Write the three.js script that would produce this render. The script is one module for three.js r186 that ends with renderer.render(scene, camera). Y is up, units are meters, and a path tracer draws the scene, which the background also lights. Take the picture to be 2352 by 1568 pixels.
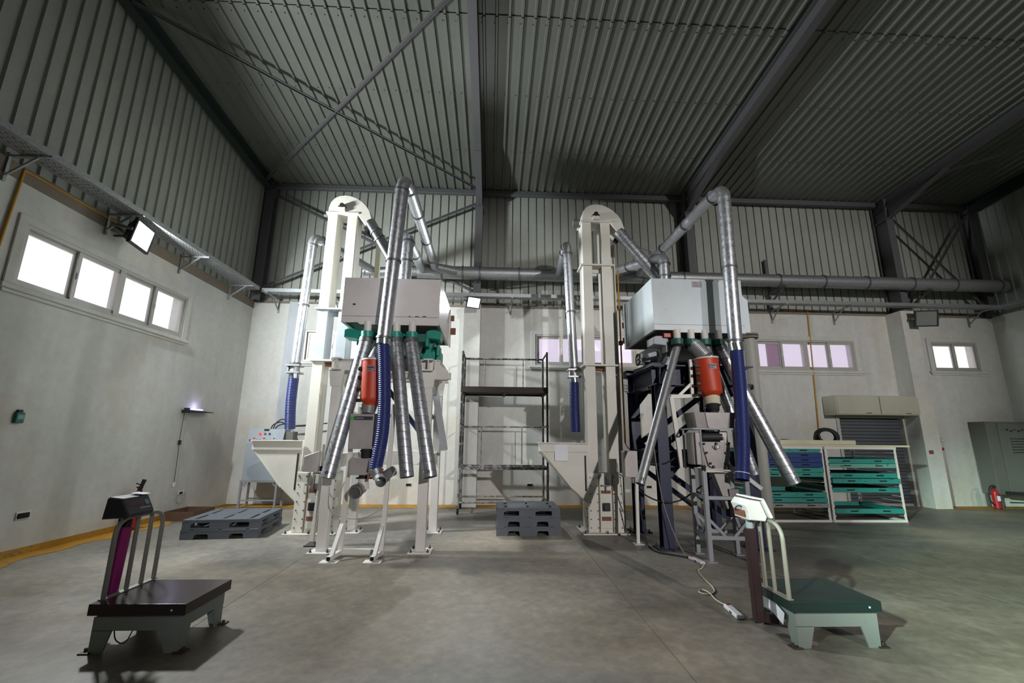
import * as THREE from 'three';
import { mergeGeometries } from 'three/addons/utils/BufferGeometryUtils.js';
import { RoundedBoxGeometry } from 'three/addons/geometries/RoundedBoxGeometry.js';
import { RectAreaLightUniformsLib } from 'three/addons/lights/RectAreaLightUniformsLib.js';

// ---------------------------------------------------------------- camera, sky, lights, exposure
const scene = new THREE.Scene();
const renderer = new THREE.WebGLRenderer({ antialias: true });
renderer.toneMapping = THREE.LinearToneMapping;
renderer.toneMappingExposure = 1.0;
renderer.shadowMap.enabled = true;
const camera = new THREE.PerspectiveCamera(75.19, 1.5, 0.05, 80);
camera.position.set(0, 1.4, 0);
camera.rotation.set(0.2158, -0.0428, 0.0095, 'YXZ');
scene.add(camera);
scene.background = new THREE.Color(1.25, 1.22, 1.3);      // bright overcast day behind the frosted panes
RectAreaLightUniformsLib.init();
const COOL = new THREE.Color(0.93, 0.98, 1.0), GREENISH = new THREE.Color(0.72, 1.0, 0.87), WARM = new THREE.Color(1.0, 0.955, 0.945);
// floodlights: [position, target, colour, nits]; the fittings themselves are built with makeFlood() further down
const FLOODS = {
  leftWall: { at: [-5.16, 4.24, -6.25], to: [2.2, 3.0, -7.7], color: COOL, nits: 1250 },
  backWall: { at: [-0.45, 4.30, -9.32], to: [1.6, 1.6, -4.6], color: COOL, nits: 520 },
  leftWallNear: { at: [-5.16, 4.30, 3.0], to: [7.4, 0.0, -5.6], color: GREENISH, candela: 1350, beam: 0.18 },
  frontWall: { at: [5.2, 5.3, 9.70], to: [0.7, 2.0, -6.5], color: WARM, candela: 430, beam: 0.31 },
  addedFrontFill: { at: [8.6, 5.3, 9.70], to: [6.9, 3.4, -10.0], color: WARM, candela: 420, beam: 0.33 },  // added unseen fill lamp that brightens the right end of the hall
};

// ---------------------------------------------------------------- helpers
let seed = 7;
const rnd = () => { seed = (seed * 1664525 + 1013904223) >>> 0; return seed / 4294967296; };
const V = (x, y, z) => new THREE.Vector3(x, y, z);
const used = new Map(), origin = new WeakMap();
function numbered(name) { const n = used.get(name) ?? 0; used.set(name, n + 1); return n ? name + '_' + String(n).padStart(3, '0') : name; }
function thing(name, label, category, pos = [0, 0, 0], turn = 0, group, local = false) {
  const o = new THREE.Group(); o.name = numbered(name); o.position.set(...pos); o.rotation.y = turn;
  o.userData = { label, category }; if (group) o.userData.group = group;
  origin.set(o, local ? V(0, 0, 0) : V(...pos)); scene.add(o); return o;
}
function structure(name, pos = [0, 0, 0], local = false) {
  const o = new THREE.Group(); o.name = name; o.position.set(...pos); o.userData = { kind: 'structure' };
  origin.set(o, local ? V(0, 0, 0) : V(...pos)); scene.add(o); return o;
}
function clean(g) {
  if (g.index) g = g.toNonIndexed(); else g = g.clone();
  for (const k of Object.keys(g.attributes)) if (!['position', 'normal', 'uv'].includes(k)) g.deleteAttribute(k);
  if (!g.attributes.normal) g.computeVertexNormals();
  if (!g.userData.keepUV) metreUV(g);
  g.userData = {};
  return g;
}
function metreUV(g) {
  const p = g.attributes.position, n = g.attributes.normal, uv = new Float32Array(p.count * 2);
  for (let i = 0; i < p.count; i++) {
    const ax = Math.abs(n.getX(i)), ay = Math.abs(n.getY(i)), az = Math.abs(n.getZ(i));
    let u, v;
    if (ax >= ay && ax >= az) { u = p.getZ(i); v = p.getY(i); } else if (ay >= az) { u = p.getX(i); v = p.getZ(i); } else { u = p.getX(i); v = p.getY(i); }
    uv[i * 2] = u; uv[i * 2 + 1] = v;
  }
  g.setAttribute('uv', new THREE.BufferAttribute(uv, 2));
}
let turnNo = 0;
const FLUSH = new Set(['plaster_wall', 'slab', 'sheet', 'bed', 'painted_line', 'roof_deck', 'outer_skin']);
function proud(g) {                                                   // neighbouring plates never lie exactly in one plane: each is up to about a millimetre larger than the last
  if (g.userData.keepUV) return g;
  g.computeBoundingBox(); const b = g.boundingBox, s = b.getSize(V(0, 0, 0)), c = b.getCenter(V(0, 0, 0)), e = 0.00022 * (turnNo++ % 6), k = [s.x, s.y, s.z].map((d) => (d > 0.0015 ? (d + 2 * e) / d : 1));
  return g.translate(-c.x, -c.y, -c.z).scale(...k).translate(c.x, c.y, c.z);
}
function part(parent, name, geos, mat, label) {
  const list = (Array.isArray(geos) ? geos.flat(3) : [geos]).map((g) => clean(FLUSH.has(name) ? g : proud(g)));
  const g = list.length > 1 ? mergeGeometries(list) : list[0];
  const o = origin.get(parent);
  if (o && o.lengthSq()) g.translate(-o.x, -o.y, -o.z);
  const m = new THREE.Mesh(g, mat); m.name = parent === scene ? numbered(name) : name; m.castShadow = m.receiveShadow = true;
  if (label) m.userData.label = label;
  origin.set(m, o ?? V(0, 0, 0)); parent.add(m); return m;
}
function single(name, label, category, geos, mat, group) {          // a thing that is one mesh, built in world metres
  const m = part(scene, name, geos, mat); m.userData.label = label; m.userData.category = category; if (group) m.userData.group = group; return m;
}
const bb = (x0, x1, y0, y1, z0, z1, bev = 0) => {
  const w = Math.abs(x1 - x0), h = Math.abs(y1 - y0), d = Math.abs(z1 - z0);
  const g = bev ? new RoundedBoxGeometry(w, h, d, 1, Math.min(bev, w / 2.2, h / 2.2, d / 2.2)) : new THREE.BoxGeometry(w, h, d);
  return g.translate((x0 + x1) / 2, (y0 + y1) / 2, (z0 + z1) / 2);
};
const cb = (w, h, d, x, y, z, bev = 0) => bb(x - w / 2, x + w / 2, y - h / 2, y + h / 2, z - d / 2, z + d / 2, bev);
function frameOf(dir) {
  const t = dir.clone().normalize(), up = Math.abs(t.y) > 0.95 ? V(0, 0, 1) : V(0, 1, 0);
  const s = V(0, 0, 0).crossVectors(t, up).normalize(), u = V(0, 0, 0).crossVectors(s, t); return [t, s, u];
}
function bar(a, b, w, h, bev = 0.003) {                              // rectangular bar from a to b; w sideways, h across
  a = V(...a); b = V(...b); const d = b.clone().sub(a), [t, s, u] = frameOf(d), L = d.length();
  const g = bev ? new RoundedBoxGeometry(w, h, L, 1, Math.min(bev, w / 2.5, h / 2.5)) : new THREE.BoxGeometry(w, h, L);
  g.applyMatrix4(new THREE.Matrix4().makeBasis(s, u, t.clone().negate()).setPosition(a.add(b).multiplyScalar(0.5))); return g;
}
function fillet(pts, rad, n = 6) {                                   // polyline with rounded corners
  pts = pts.map((p) => V(...p)); const out = [pts[0].clone()];
  for (let i = 1; i < pts.length - 1; i++) {
    const a = pts[i - 1], p = pts[i], b = pts[i + 1], la = p.distanceTo(a), lb = p.distanceTo(b), r = Math.min(rad, la * 0.48, lb * 0.48);
    const s = p.clone().lerp(a, r / la), e = p.clone().lerp(b, r / lb);
    for (let k = 0; k <= n; k++) { const t = k / n; out.push(s.clone().multiplyScalar((1 - t) ** 2).addScaledVector(p, 2 * t * (1 - t)).addScaledVector(e, t * t)); }
  }
  out.push(pts.at(-1).clone()); return out;
}
function resample(pts, step) {
  const out = [pts[0].clone()];
  for (let i = 1; i < pts.length; i++) { const d = pts[i].distanceTo(pts[i - 1]), n = Math.max(1, Math.ceil(d / step)); for (let k = 1; k <= n; k++) out.push(pts[i - 1].clone().lerp(pts[i], k / n)); }
  return out;
}
function smooth(pts, n = 40) { return new THREE.CatmullRomCurve3(pts.map((p) => V(...p)), false, 'centripetal').getPoints(n); }
function sweep(pts, r, { seg = 20, caps = true, rf = null, inner = 0 } = {}) {   // round tube along points; rf(length, angle) adds relief; inner > 0 opens the ends
  pts = pts.map((p) => (p.isVector3 ? p : V(...p)));
  const n = pts.length, T = pts.map((p, i) => pts[Math.min(i + 1, n - 1)].clone().sub(pts[Math.max(i - 1, 0)]).normalize());
  let [, s] = frameOf(T[0]); const pos = [], uv = [], idx = []; let len = 0;
  const rings = [];
  for (let i = 0; i < n; i++) {
    if (i) { len += pts[i].distanceTo(pts[i - 1]); s.addScaledVector(T[i], -s.dot(T[i])).normalize(); }
    const u = V(0, 0, 0).crossVectors(T[i], s); rings.push([s.clone(), u]);
    const R = typeof r === 'function' ? r(i / (n - 1)) : r;
    for (let k = 0; k <= seg; k++) {
      const a = (k / seg) * Math.PI * 2, rr = R + (rf ? rf(len, k / seg) : 0);
      const q = pts[i].clone().addScaledVector(s, Math.cos(a) * rr).addScaledVector(u, Math.sin(a) * rr);
      pos.push(q.x, q.y, q.z); uv.push((k / seg) * R * 6.2832, len);
    }
  }
  const w = seg + 1;
  for (let i = 0; i < n - 1; i++) for (let k = 0; k < seg; k++) { const a = i * w + k; idx.push(a, a + 1, a + w, a + 1, a + w + 1, a + w); }
  const g = new THREE.BufferGeometry();
  g.setAttribute('position', new THREE.Float32BufferAttribute(pos, 3)); g.setAttribute('uv', new THREE.Float32BufferAttribute(uv, 2)); g.setIndex(idx);
  g.computeVertexNormals();
  const nn = g.attributes.normal;                                    // weld the seam normals
  for (let i = 0; i < n; i++) { const a = i * w, b = a + seg, x = nn.getX(a) + nn.getX(b), y = nn.getY(a) + nn.getY(b), z = nn.getZ(a) + nn.getZ(b), l = Math.hypot(x, y, z) || 1; nn.setXYZ(a, x / l, y / l, z / l); nn.setXYZ(b, x / l, y / l, z / l); }
  g.userData.keepUV = true;
  const out = [g];
  const R0 = typeof r === 'function' ? r(0) : r, R1 = typeof r === 'function' ? r(1) : r;
  if (caps && !inner) for (const [p, t, R] of [[pts[0], T[0].clone().negate(), R0], [pts[n - 1], T[n - 1], R1]]) out.push(disc(p, t, R, seg));
  if (inner) {
    out.push(annulus(pts[0], T[0].clone().negate(), inner, R0, seg), annulus(pts[n - 1], T[n - 1], inner, R1, seg));
    const gi = sweep(pts, inner, { seg, caps: false })[0]; const ix = gi.index.array; for (let i = 0; i < ix.length; i += 3) { const t = ix[i]; ix[i] = ix[i + 1]; ix[i + 1] = t; }
    const na = gi.attributes.normal; for (let i = 0; i < na.array.length; i++) na.array[i] *= -1; out.push(gi);
  }
  return out;
}
function orient(g, p, t) { const [, s, u] = frameOf(t); g.applyMatrix4(new THREE.Matrix4().makeBasis(s, u, t.clone().normalize().multiplyScalar(1)).setPosition(p)); return g; }
function disc(p, t, R, seg) { const g = new THREE.CircleGeometry(R, seg); const [tt, s] = frameOf(t); const u = V(0, 0, 0).crossVectors(tt, s); g.applyMatrix4(new THREE.Matrix4().makeBasis(s, u, tt).setPosition(p)); return g; }
function annulus(p, t, r0, R, seg) { const g = new THREE.RingGeometry(r0, R, seg); const [tt, s] = frameOf(t); const u = V(0, 0, 0).crossVectors(tt, s); g.applyMatrix4(new THREE.Matrix4().makeBasis(s, u, tt).setPosition(p)); return g; }
const rod = (a, b, r, seg = 14, inner = 0) => sweep([V(...a), V(...b)], r, { seg, inner });
const cone = (a, b, r0, r1, seg = 20) => sweep([V(...a), V(...b)], (t) => r0 + (r1 - r0) * t, { seg });
function ring(p, dir, r, w, t = 0.012, seg = 22) { p = V(...p); const d = V(...dir).normalize().multiplyScalar(w / 2); return sweep([p.clone().sub(d), p.clone().add(d)], r + t, { seg }); }
function prism(poly, z0, z1, bev = 0) {                               // polygon in x, y pushed from z0 to z1
  const s = new THREE.Shape(poly.map(([x, y]) => new THREE.Vector2(x, y)));
  const d = Math.abs(z1 - z0) - 2 * bev;
  const g = new THREE.ExtrudeGeometry(s, { depth: d, bevelEnabled: bev > 0, bevelSize: bev, bevelThickness: bev, bevelOffset: -bev, bevelSegments: 1 });
  return g.translate(0, 0, Math.min(z0, z1) + bev);
}
function prismX(poly, x0, x1) { const g = prism(poly, 0, Math.abs(x1 - x0)); g.applyMatrix4(new THREE.Matrix4().makeBasis(V(0, 0, -1), V(0, 1, 0), V(1, 0, 0))); return g.translate(Math.min(x0, x1), 0, 0); } // polygon in (-z, y)
function quads(list) {                                                // flat faces from corner lists
  const pos = []; for (const q of list) for (let i = 1; i < q.length - 1; i++) pos.push(...q[0], ...q[i], ...q[i + 1]);
  const g = new THREE.BufferGeometry(); g.setAttribute('position', new THREE.Float32BufferAttribute(pos, 3)); g.computeVertexNormals(); return g;
}
function frustum(lo, hi) {                                            // two rectangles [x0,x1,y,z0,z1] joined
  const c = ([x0, x1, y, z0, z1]) => [[x0, y, z1], [x1, y, z1], [x1, y, z0], [x0, y, z0]];
  const a = c(lo), b = c(hi), f = [];
  for (let i = 0; i < 4; i++) { const j = (i + 1) % 4; f.push([a[i], a[j], b[j], b[i]]); }
  f.push([a[3], a[2], a[1], a[0]], [b[0], b[1], b[2], b[3]]); return quads(f);
}
function ibeam(a, b, depth, width, tf = 0.014, tw = 0.01, up = [0, 1, 0]) {  // rolled section from a to b, web along up
  a = V(...a); b = V(...b); const t = b.clone().sub(a), L = t.length(); t.normalize();
  const u0 = V(...up), s = V(0, 0, 0).crossVectors(t, u0).normalize(), u = V(0, 0, 0).crossVectors(s, t);
  const gs = [new THREE.BoxGeometry(tw, depth - 2 * tf, L), new THREE.BoxGeometry(width, tf, L).translate(0, depth / 2 - tf / 2, 0), new THREE.BoxGeometry(width, tf, L).translate(0, -depth / 2 + tf / 2, 0)];
  const m = new THREE.Matrix4().makeBasis(s, u, t.clone().negate()).setPosition(a.clone().add(b).multiplyScalar(0.5));
  return gs.map((g) => g.applyMatrix4(m));
}
function lsection(a, b, leg, t, side, across) {                        // angle bar
  a = V(...a); b = V(...b); const s = V(...side).multiplyScalar(leg / 2), c = V(...across).multiplyScalar(leg / 2);
  const g1 = bar(a.toArray(), b.toArray(), leg, t, 0), g2 = bar(a.toArray(), b.toArray(), t, leg, 0); return [g1.translate(s.x, s.y, s.z), g2.translate(c.x, c.y, c.z)];
}
function seam(a, b, r, pitch) {                                       // raised helical lock seam of a spiral duct
  a = V(...a); b = V(...b); const d = b.clone().sub(a), L = d.length(), [t, s, u] = frameOf(d), n = Math.round((L / pitch) * 18), pts = [];
  for (let i = 0; i <= n; i++) { const q = i / n, w = q * (L / pitch) * 6.2832; pts.push(a.clone().addScaledVector(d, q).addScaledVector(s, Math.cos(w) * r).addScaledVector(u, Math.sin(w) * r)); }
  return sweep(pts, 0.0026, { seg: 5 });
}
const spiral = (pitch = 0.1, h = 0.0035) => (len, a) => { const f = ((len / pitch - a) % 1 + 1) % 1, d = Math.min(f, 1 - f); return d < 0.10 ? h * (1 - d / 0.10) : 0; };

// ---------------------------------------------------------------- procedural textures
function lattice(n) { const a = new Float32Array(n * n); for (let i = 0; i < a.length; i++) a[i] = rnd(); return a; }
function fbm(size, cx, cy, oct, gain = 0.5) {                          // tiling value noise, 0..1
  const out = new Float32Array(size * size); let amp = 1, tot = 0;
  for (let o = 0; o < oct; o++) {
    const gx = cx << o, gy = cy << o, L = new Float32Array(gx * gy); for (let i = 0; i < L.length; i++) L[i] = rnd();
    for (let y = 0; y < size; y++) {
      const fy = (y / size) * gy, y0 = Math.floor(fy), ty = fy - y0, sy = ty * ty * (3 - 2 * ty), ya = (y0 % gy) * gx, yb = ((y0 + 1) % gy) * gx;
      for (let x = 0; x < size; x++) {
        const fx = (x / size) * gx, x0 = Math.floor(fx), tx = fx - x0, sx = tx * tx * (3 - 2 * tx), xa = x0 % gx, xb = (x0 + 1) % gx;
        out[y * size + x] += amp * ((L[ya + xa] * (1 - sx) + L[ya + xb] * sx) * (1 - sy) + (L[yb + xa] * (1 - sx) + L[yb + xb] * sx) * sy);
      }
    }
    tot += amp; amp *= gain;
  }
  for (let i = 0; i < out.length; i++) out[i] /= tot;
  return out;
}
function texture(size, tile, fn, srgb = true) {                        // fn(i, x, y) -> [r, g, b] in 0..1, one tile = tile metres
  const d = new Uint8Array(size * size * 4);
  for (let i = 0; i < size * size; i++) { const c = fn(i, i % size, (i / size) | 0); for (let k = 0; k < 3; k++) d[i * 4 + k] = Math.max(0, Math.min(255, Math.round(c[k] * 255))); d[i * 4 + 3] = 255; }
  const t = new THREE.DataTexture(d, size, size); t.wrapS = t.wrapT = THREE.RepeatWrapping; t.magFilter = THREE.LinearFilter; t.minFilter = THREE.LinearMipmapLinearFilter; t.generateMipmaps = true;
  if (srgb) t.colorSpace = THREE.SRGBColorSpace; t.repeat.set(1 / tile, 1 / tile); t.needsUpdate = true; return t;
}
const mix = (a, b, t) => a + (b - a) * t, step = (a, b, x) => { const t = Math.max(0, Math.min(1, (x - a) / (b - a))); return t * t * (3 - 2 * t); };
const nA = fbm(512, 4, 4, 6, 0.55), nB = fbm(512, 24, 3, 4, 0.5), nC = fbm(512, 60, 60, 3, 0.6);
const plasterMap = texture(512, 4.2, (i) => { const v = 0.86 + 0.12 * (nA[i] - 0.5) + 0.06 * (nB[i] - 0.5) + 0.05 * (nC[i] - 0.5), s = step(0.58, 0.74, nA[(i * 1 + 131072) % 262144]) * 0.03; return [v - s * 0.4, v - s * 0.9, v - s * 1.6]; });
const plasterBump = texture(512, 1.4, (i) => { const v = nC[i] * 0.6 + nA[i] * 0.4; return [v, v, v]; }, false);
const fD = fbm(1024, 110, 110, 3, 0.7), fA = fbm(1024, 5, 5, 7, 0.55), fB = fbm(1024, 6, 22, 5, 0.55), fC = fbm(1024, 3, 3, 4, 0.5);
const concreteMap = texture(1024, 7.0, (i) => { const v = 0.70 + 0.50 * (fA[i] - 0.5) + 0.12 * (fB[i] - 0.5) + 0.10 * (fC[i] - 0.5) + 0.20 * (fD[i] - 0.5), w = step(0.46, 0.66, fC[i]) * 0.04; return [v + w, v + w * 0.3, v - w * 0.6]; });
const concreteRough = texture(1024, 7.0, (i) => { const v = 0.50 + 0.30 * (fA[i] - 0.5) + 0.2 * (fB[i] - 0.5); return [v, v, v]; }, false);
const gCell = (() => {                                                 // zinc spangle: nearest of scattered points
  const S = 256, N = 210, P = []; for (let i = 0; i < N; i++) P.push([rnd() * S, rnd() * S, rnd()]);
  const out = new Float32Array(S * S);
  for (let y = 0; y < S; y++) for (let x = 0; x < S; x++) { let best = 1e9, v = 0; for (const p of P) { let dx = Math.abs(x - p[0]), dy = Math.abs(y - p[1]); dx = Math.min(dx, S - dx); dy = Math.min(dy, S - dy); const d = dx * dx + dy * dy; if (d < best) { best = d; v = p[2]; } } out[y * S + x] = v; }
  return out;
})();
const galvMap = texture(256, 0.34, (i) => { const v = 0.90 + 0.10 * gCell[i]; return [v, v, v]; });
const galvRough = texture(256, 0.34, (i) => { const v = 0.30 + 0.14 * gCell[i]; return [v, v, v]; }, false);
const steelMap = texture(256, 0.5, (i, x, y) => { const v = 0.88 + 0.04 * (nC[(x * 2 + (y >> 4) * 512) % 262144] - 0.5) + 0.14 * (nA[(y * 2) * 512 + x * 2] - 0.5); return [v, v, v]; });
const paintMap = texture(512, 1.6, (i) => { const v = 0.93 + 0.09 * (nA[i] - 0.5), s = step(0.66, 0.74, nC[(i * 7 + 90000) % 262144] * 0.5 + nA[(i + 70000) % 262144] * 0.5) * 0.16; return [v - s * 0.5, v - s * 0.8, v - s]; });
const splashMap = texture(512, 0.8, (i) => { const n = nC[i] * 0.55 + nA[(i * 3) % 262144] * 0.45, s = step(0.58, 0.63, n); const b = 0.10 + 0.05 * nA[i]; return [mix(b, 0.66, s), mix(b * 0.9, 0.65, s), mix(b * 0.9, 0.64, s)]; });
const wornMap = texture(512, 0.8, (i) => { const n = nC[(i + 5000) % 262144] * 0.5 + nA[(i * 3 + 999) % 262144] * 0.5, s = step(0.46, 0.54, n); const b = 0.26 + 0.06 * nA[i]; return [mix(b, 0.62, s), mix(b * 0.96, 0.61, s), mix(b * 0.94, 0.60, s)]; });
const claddingMap = texture(512, 3.1, (i) => { const v = 0.90 + 0.12 * (nA[i] - 0.5) + 0.05 * (nC[i] - 0.5); return [v, v, v]; });
const yellowMap = texture(512, 2.2, (i) => { const w = step(0.60, 0.70, nC[i] * 0.45 + nA[i] * 0.55); const v = 0.86 + 0.2 * (nA[i] - 0.5); return [mix(0.80 * v, 0.50, w), mix(0.58 * v, 0.47, w), mix(0.14 * v, 0.40, w)]; });

// ---------------------------------------------------------------- materials
const hex = (c) => new THREE.Color(c);
const M = (color, roughness = 0.6, metalness = 0, extra = {}) => new THREE.MeshStandardMaterial({ color: hex(color), roughness, metalness, ...extra });
const mats = {
  plaster: M('#e7e7e1', 0.9, 0, { map: plasterMap, bumpMap: plasterBump, bumpScale: 0.0012 }),
  concrete: M('#ada89d', 1.0, 0, { map: concreteMap, roughnessMap: concreteRough }),
  jointDark: M('#5d574f', 0.95),
  yellow: M('#ffffff', 0.75, 0, { map: yellowMap }),
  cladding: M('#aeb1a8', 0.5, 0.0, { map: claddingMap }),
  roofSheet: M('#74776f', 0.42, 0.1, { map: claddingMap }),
  steelGrey: M('#5b5a5c', 0.6, 0.1),
  trimGreen: M('#26312d', 0.6, 0.1),
  rustEdge: M('#857a6b', 0.9, 0, { map: paintMap }),
  aluminium: M('#b3b1aa', 0.45, 0.15),
  rubber: M('#1a1a1d', 0.8),
  galv: M('#bcbfc4', 1.0, 0.8, { map: galvMap, roughnessMap: galvRough }),
  galvShiny: M('#d0d4d6', 0.2, 0.95, { map: galvMap }),
  galvDull: M('#a6a9aa', 0.45, 0.7, { map: galvMap }),
  clampSteel: M('#6e6f70', 0.5, 0.7),
  cream: M('#dddbd0', 0.5, 0, { map: paintMap }),
  paleGrey: M('#b9c0c6', 0.45, 0, { map: paintMap }),
  white: M('#e6e4de', 0.42, 0, { map: paintMap }),
  hoodA: M('#e4dfde', 0.3, 0, { map: paintMap }),
  hoodB: M('#c9d4d8', 0.28, 0, { map: paintMap }),
  hoodInnerShade: M('#5e5b57', 0.8),  // dark tone that paints in the shade under the hoods
  plastic: M('#d6d1ca', 0.5), standpipe: M('#a8a79f', 0.6, 0, { map: paintMap }),
  green: M('#1d9080', 0.4, 0, { map: paintMap }),
  greenDark: M('#1e5c50', 0.5),
  navy: M('#1b2344', 0.5, 0, { map: paintMap }),
  orange: M('#c8401d', 0.5, 0, { map: paintMap }),
  hose: M('#232f69', 0.38),
  steel: M('#bdb7b5', 0.42, 0.15, { map: steelMap }),
  steelDull: M('#95918d', 0.5, 0.25, { map: steelMap }),
  greyPaint: M('#a9adb4', 0.5, 0, { map: paintMap }),
  standGrey: M('#9fa2a8', 0.5, 0.15, { map: paintMap }),
  black: M('#16161a', 0.55),
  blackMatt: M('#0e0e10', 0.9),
  brown: M('#7a4a38', 0.8),
  scaffoldDark: M('#ffffff', 0.65, 0.1, { map: splashMap }),
  scaffoldWorn: M('#ffffff', 0.7, 0.1, { map: wornMap }),
  deckBrown: M('#2e2523', 0.7),
  pallet: M('#5d636b', 0.62, 0, { map: claddingMap }),
  scaleBase: M('#848d87', 0.55, 0, { map: paintMap }),
  platePlum: M('#2a1a22', 0.22),
  plateGreen: M('#142b27', 0.42),
  railGrey: M('#8f9189', 0.45, 0.1),
  railWarm: M('#918b7f', 0.42, 0.1),
  magenta: M('#a31f7c', 0.4),
  maroon: M('#2a1114', 0.45),
  headDark: M('#2b2b31', 0.5),
  screenDark: M('#15171a', 0.25),
  headWhite: M('#dcd6d3', 0.5),
  paper: M('#e3e3ea', 0.85),
  teal: M('#2b9489', 0.5, 0, { map: paintMap }),
  tealPale: M('#6aa89c', 0.55, 0, { map: paintMap }),
  blueTray: M('#17357c', 0.5, 0, { map: paintMap }),
  greyTray: M('#8f9290', 0.6, 0, { map: paintMap }),
  mesh: M('#3c3a36', 0.7, 0.3),
  board: M('#d9d5b8', 0.7, 0, { map: paintMap }),
  red: M('#a81820', 0.38),
  carton: M('#6a5040', 0.9, 0, { map: paintMap }),
  shutter: M('#62656b', 0.4, 0.4),
  cupboard: M('#c2c0ae', 0.6, 0, { map: paintMap }),
  cabinetGrey: M('#6f6e69', 0.6, 0, { map: paintMap }),
  console: M('#a3adb5', 0.5, 0, { map: paintMap }),
  conduit: M('#b3821c', 0.6),
  cable: M('#2b2926', 0.7),
  cableGrey: M('#8a867e', 0.7),
  whitePlastic: M('#e2dfe2', 0.4),
  redLamp: M('#ff3020', 0.4, 0, { emissive: hex('#ff2a18'), emissiveIntensity: 0.9 }),
  buttonGreen: M('#1d4a3a', 0.5), buttonRed: M('#7c1c18', 0.5), buttonDark: M('#26282a', 0.5),
  glow: M('#ffffff', 0.4, 0, { emissive: hex('#f4faff'), emissiveIntensity: 3.0 }),
  lampOff: M('#8f938f', 0.15, 0.3),
  violetGlow: M('#ffffff', 0.4, 0, { emissive: hex('#b3a8ff'), emissiveIntensity: 1.6 }),
  labelGreen: M('#3fae3c', 0.5), labelDark: M('#2e2d33', 0.5), labelLine: M('#9a99a0', 0.6), plateInk: M('#8c848c', 0.5), plateInkDark: M('#5d565e', 0.5),
  coil: M('#17181a', 0.6), boltDark: M('#4a4038', 0.6, 0.4),
};
const paneClear = new THREE.MeshPhysicalMaterial({ color: hex('#ffffff'), roughness: 0.12, transmission: 1, thickness: 0, ior: 1.5 });
const paneFrost = new THREE.MeshPhysicalMaterial({ color: new THREE.Color(0.80, 0.765, 0.82), roughness: 0.35, transmission: 1, thickness: 0, ior: 1.5 });
const paneScreen = new THREE.MeshPhysicalMaterial({ color: new THREE.Color(0.55, 0.45, 0.5), roughness: 0.5, transmission: 1, thickness: 0, ior: 1.5 });

// ---------------------------------------------------------------- the hall
const XL = -5.56, XR = 12.35, ZB = -10.1, ZF = 10.1, WALL = 4.45;
const roofY = (z) => 7.43 + 0.075 * (10.1 - Math.abs(z));
function rects(u0, u1, v0, v1, holes) {                                // wall minus openings as rectangles
  const us = [...new Set([u0, u1, ...holes.flatMap((h) => [h[0], h[1]])])].sort((a, b) => a - b), out = [];
  for (let i = 0; i < us.length - 1; i++) {
    const a = us[i], b = us[i + 1], m = (a + b) / 2, hs = holes.filter((h) => h[0] < m && h[1] > m).sort((p, q) => p[2] - q[2]); let v = v0;
    for (const h of hs) { if (h[2] > v) out.push([a, b, v, h[2]]); v = h[3]; }
    if (v < v1) out.push([a, b, v, v1]);
  }
  return out;
}
// floor: poured slabs with narrow open joints over a dark bed
const floor = structure('floor');
part(floor, 'bed', bb(XL - 0.3, XR + 0.3, -0.2, -0.012, ZB - 0.4, ZF + 0.4), mats.jointDark);
{
  const xs = [XL - 0.25, -2.21, 1.24, 4.69, 8.14, XR + 0.25], zs = [ZB - 0.35, -6.72, 0.4, 5.4, ZF + 0.35], j = 0.0025;
  for (let i = 0; i < xs.length - 1; i++) for (let k = 0; k < zs.length - 1; k++) part(floor, 'slab', bb(xs[i] + j, xs[i + 1] - j, -0.1, 0, zs[k] + j, zs[k + 1] - j), mats.concrete);
}
// painted yellow edging with a ragged inner edge
{
  const strip = structure('trim_1'); strip.userData.label = 'yellow painted line along the wall base';
  const edge = (n, f) => { const s = []; for (let i = 0; i < n; i++) s.push(f(i / n), f((i + 1) / n)); return s; };
  const q = [], h = 0.0035, N = 90;
  for (let i = 0; i < N; i++) {
    const x0 = XL + ((XR - XL) * i) / N, x1 = XL + ((XR - XL) * (i + 1)) / N; if (x0 > 7.9 && x1 < 9.8) continue;
    const w = (x) => 0.47 + 0.05 * Math.sin(x * 3.1) + 0.03 * Math.sin(x * 11.7); q.push([[x0, h, ZB], [x0, h, ZB + w(x0)], [x1, h, ZB + w(x1)], [x1, h, ZB]]);
  }
  part(strip, 'painted_line', quads(q), mats.yellow);
  const q2 = [];
  for (let i = 0; i < 110; i++) {
    const z0 = ZB + (19 * i) / 110, z1 = ZB + (19 * (i + 1)) / 110, w = (z) => 0.30 + 0.07 * Math.sin(z * 2.3) + 0.05 * Math.sin(z * 7.9);
    q2.push([[XL, h, z1], [XL + w(z1), h, z1], [XL + w(z0), h, z0], [XL, h, z0]]);
  }
  part(strip, 'painted_line', quads(q2), mats.yellow);
  part(strip, 'painted_skirting', bb(XL, XL + 0.006, 0, 0.085, -9.2, 9), mats.yellow);
}
const BACKWIN = [[-4.32, -1.95, 3.06, 3.80], [0.975, 3.335, 3.06, 3.80], [6.25, 8.69, 3.04, 3.78], [10.62, 11.78, 3.08, 3.80]], LEFTWIN = [-7.95, -5.09, 3.08, 3.84], DOOR = [8.0, 9.6, 0, 1.97];
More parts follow.
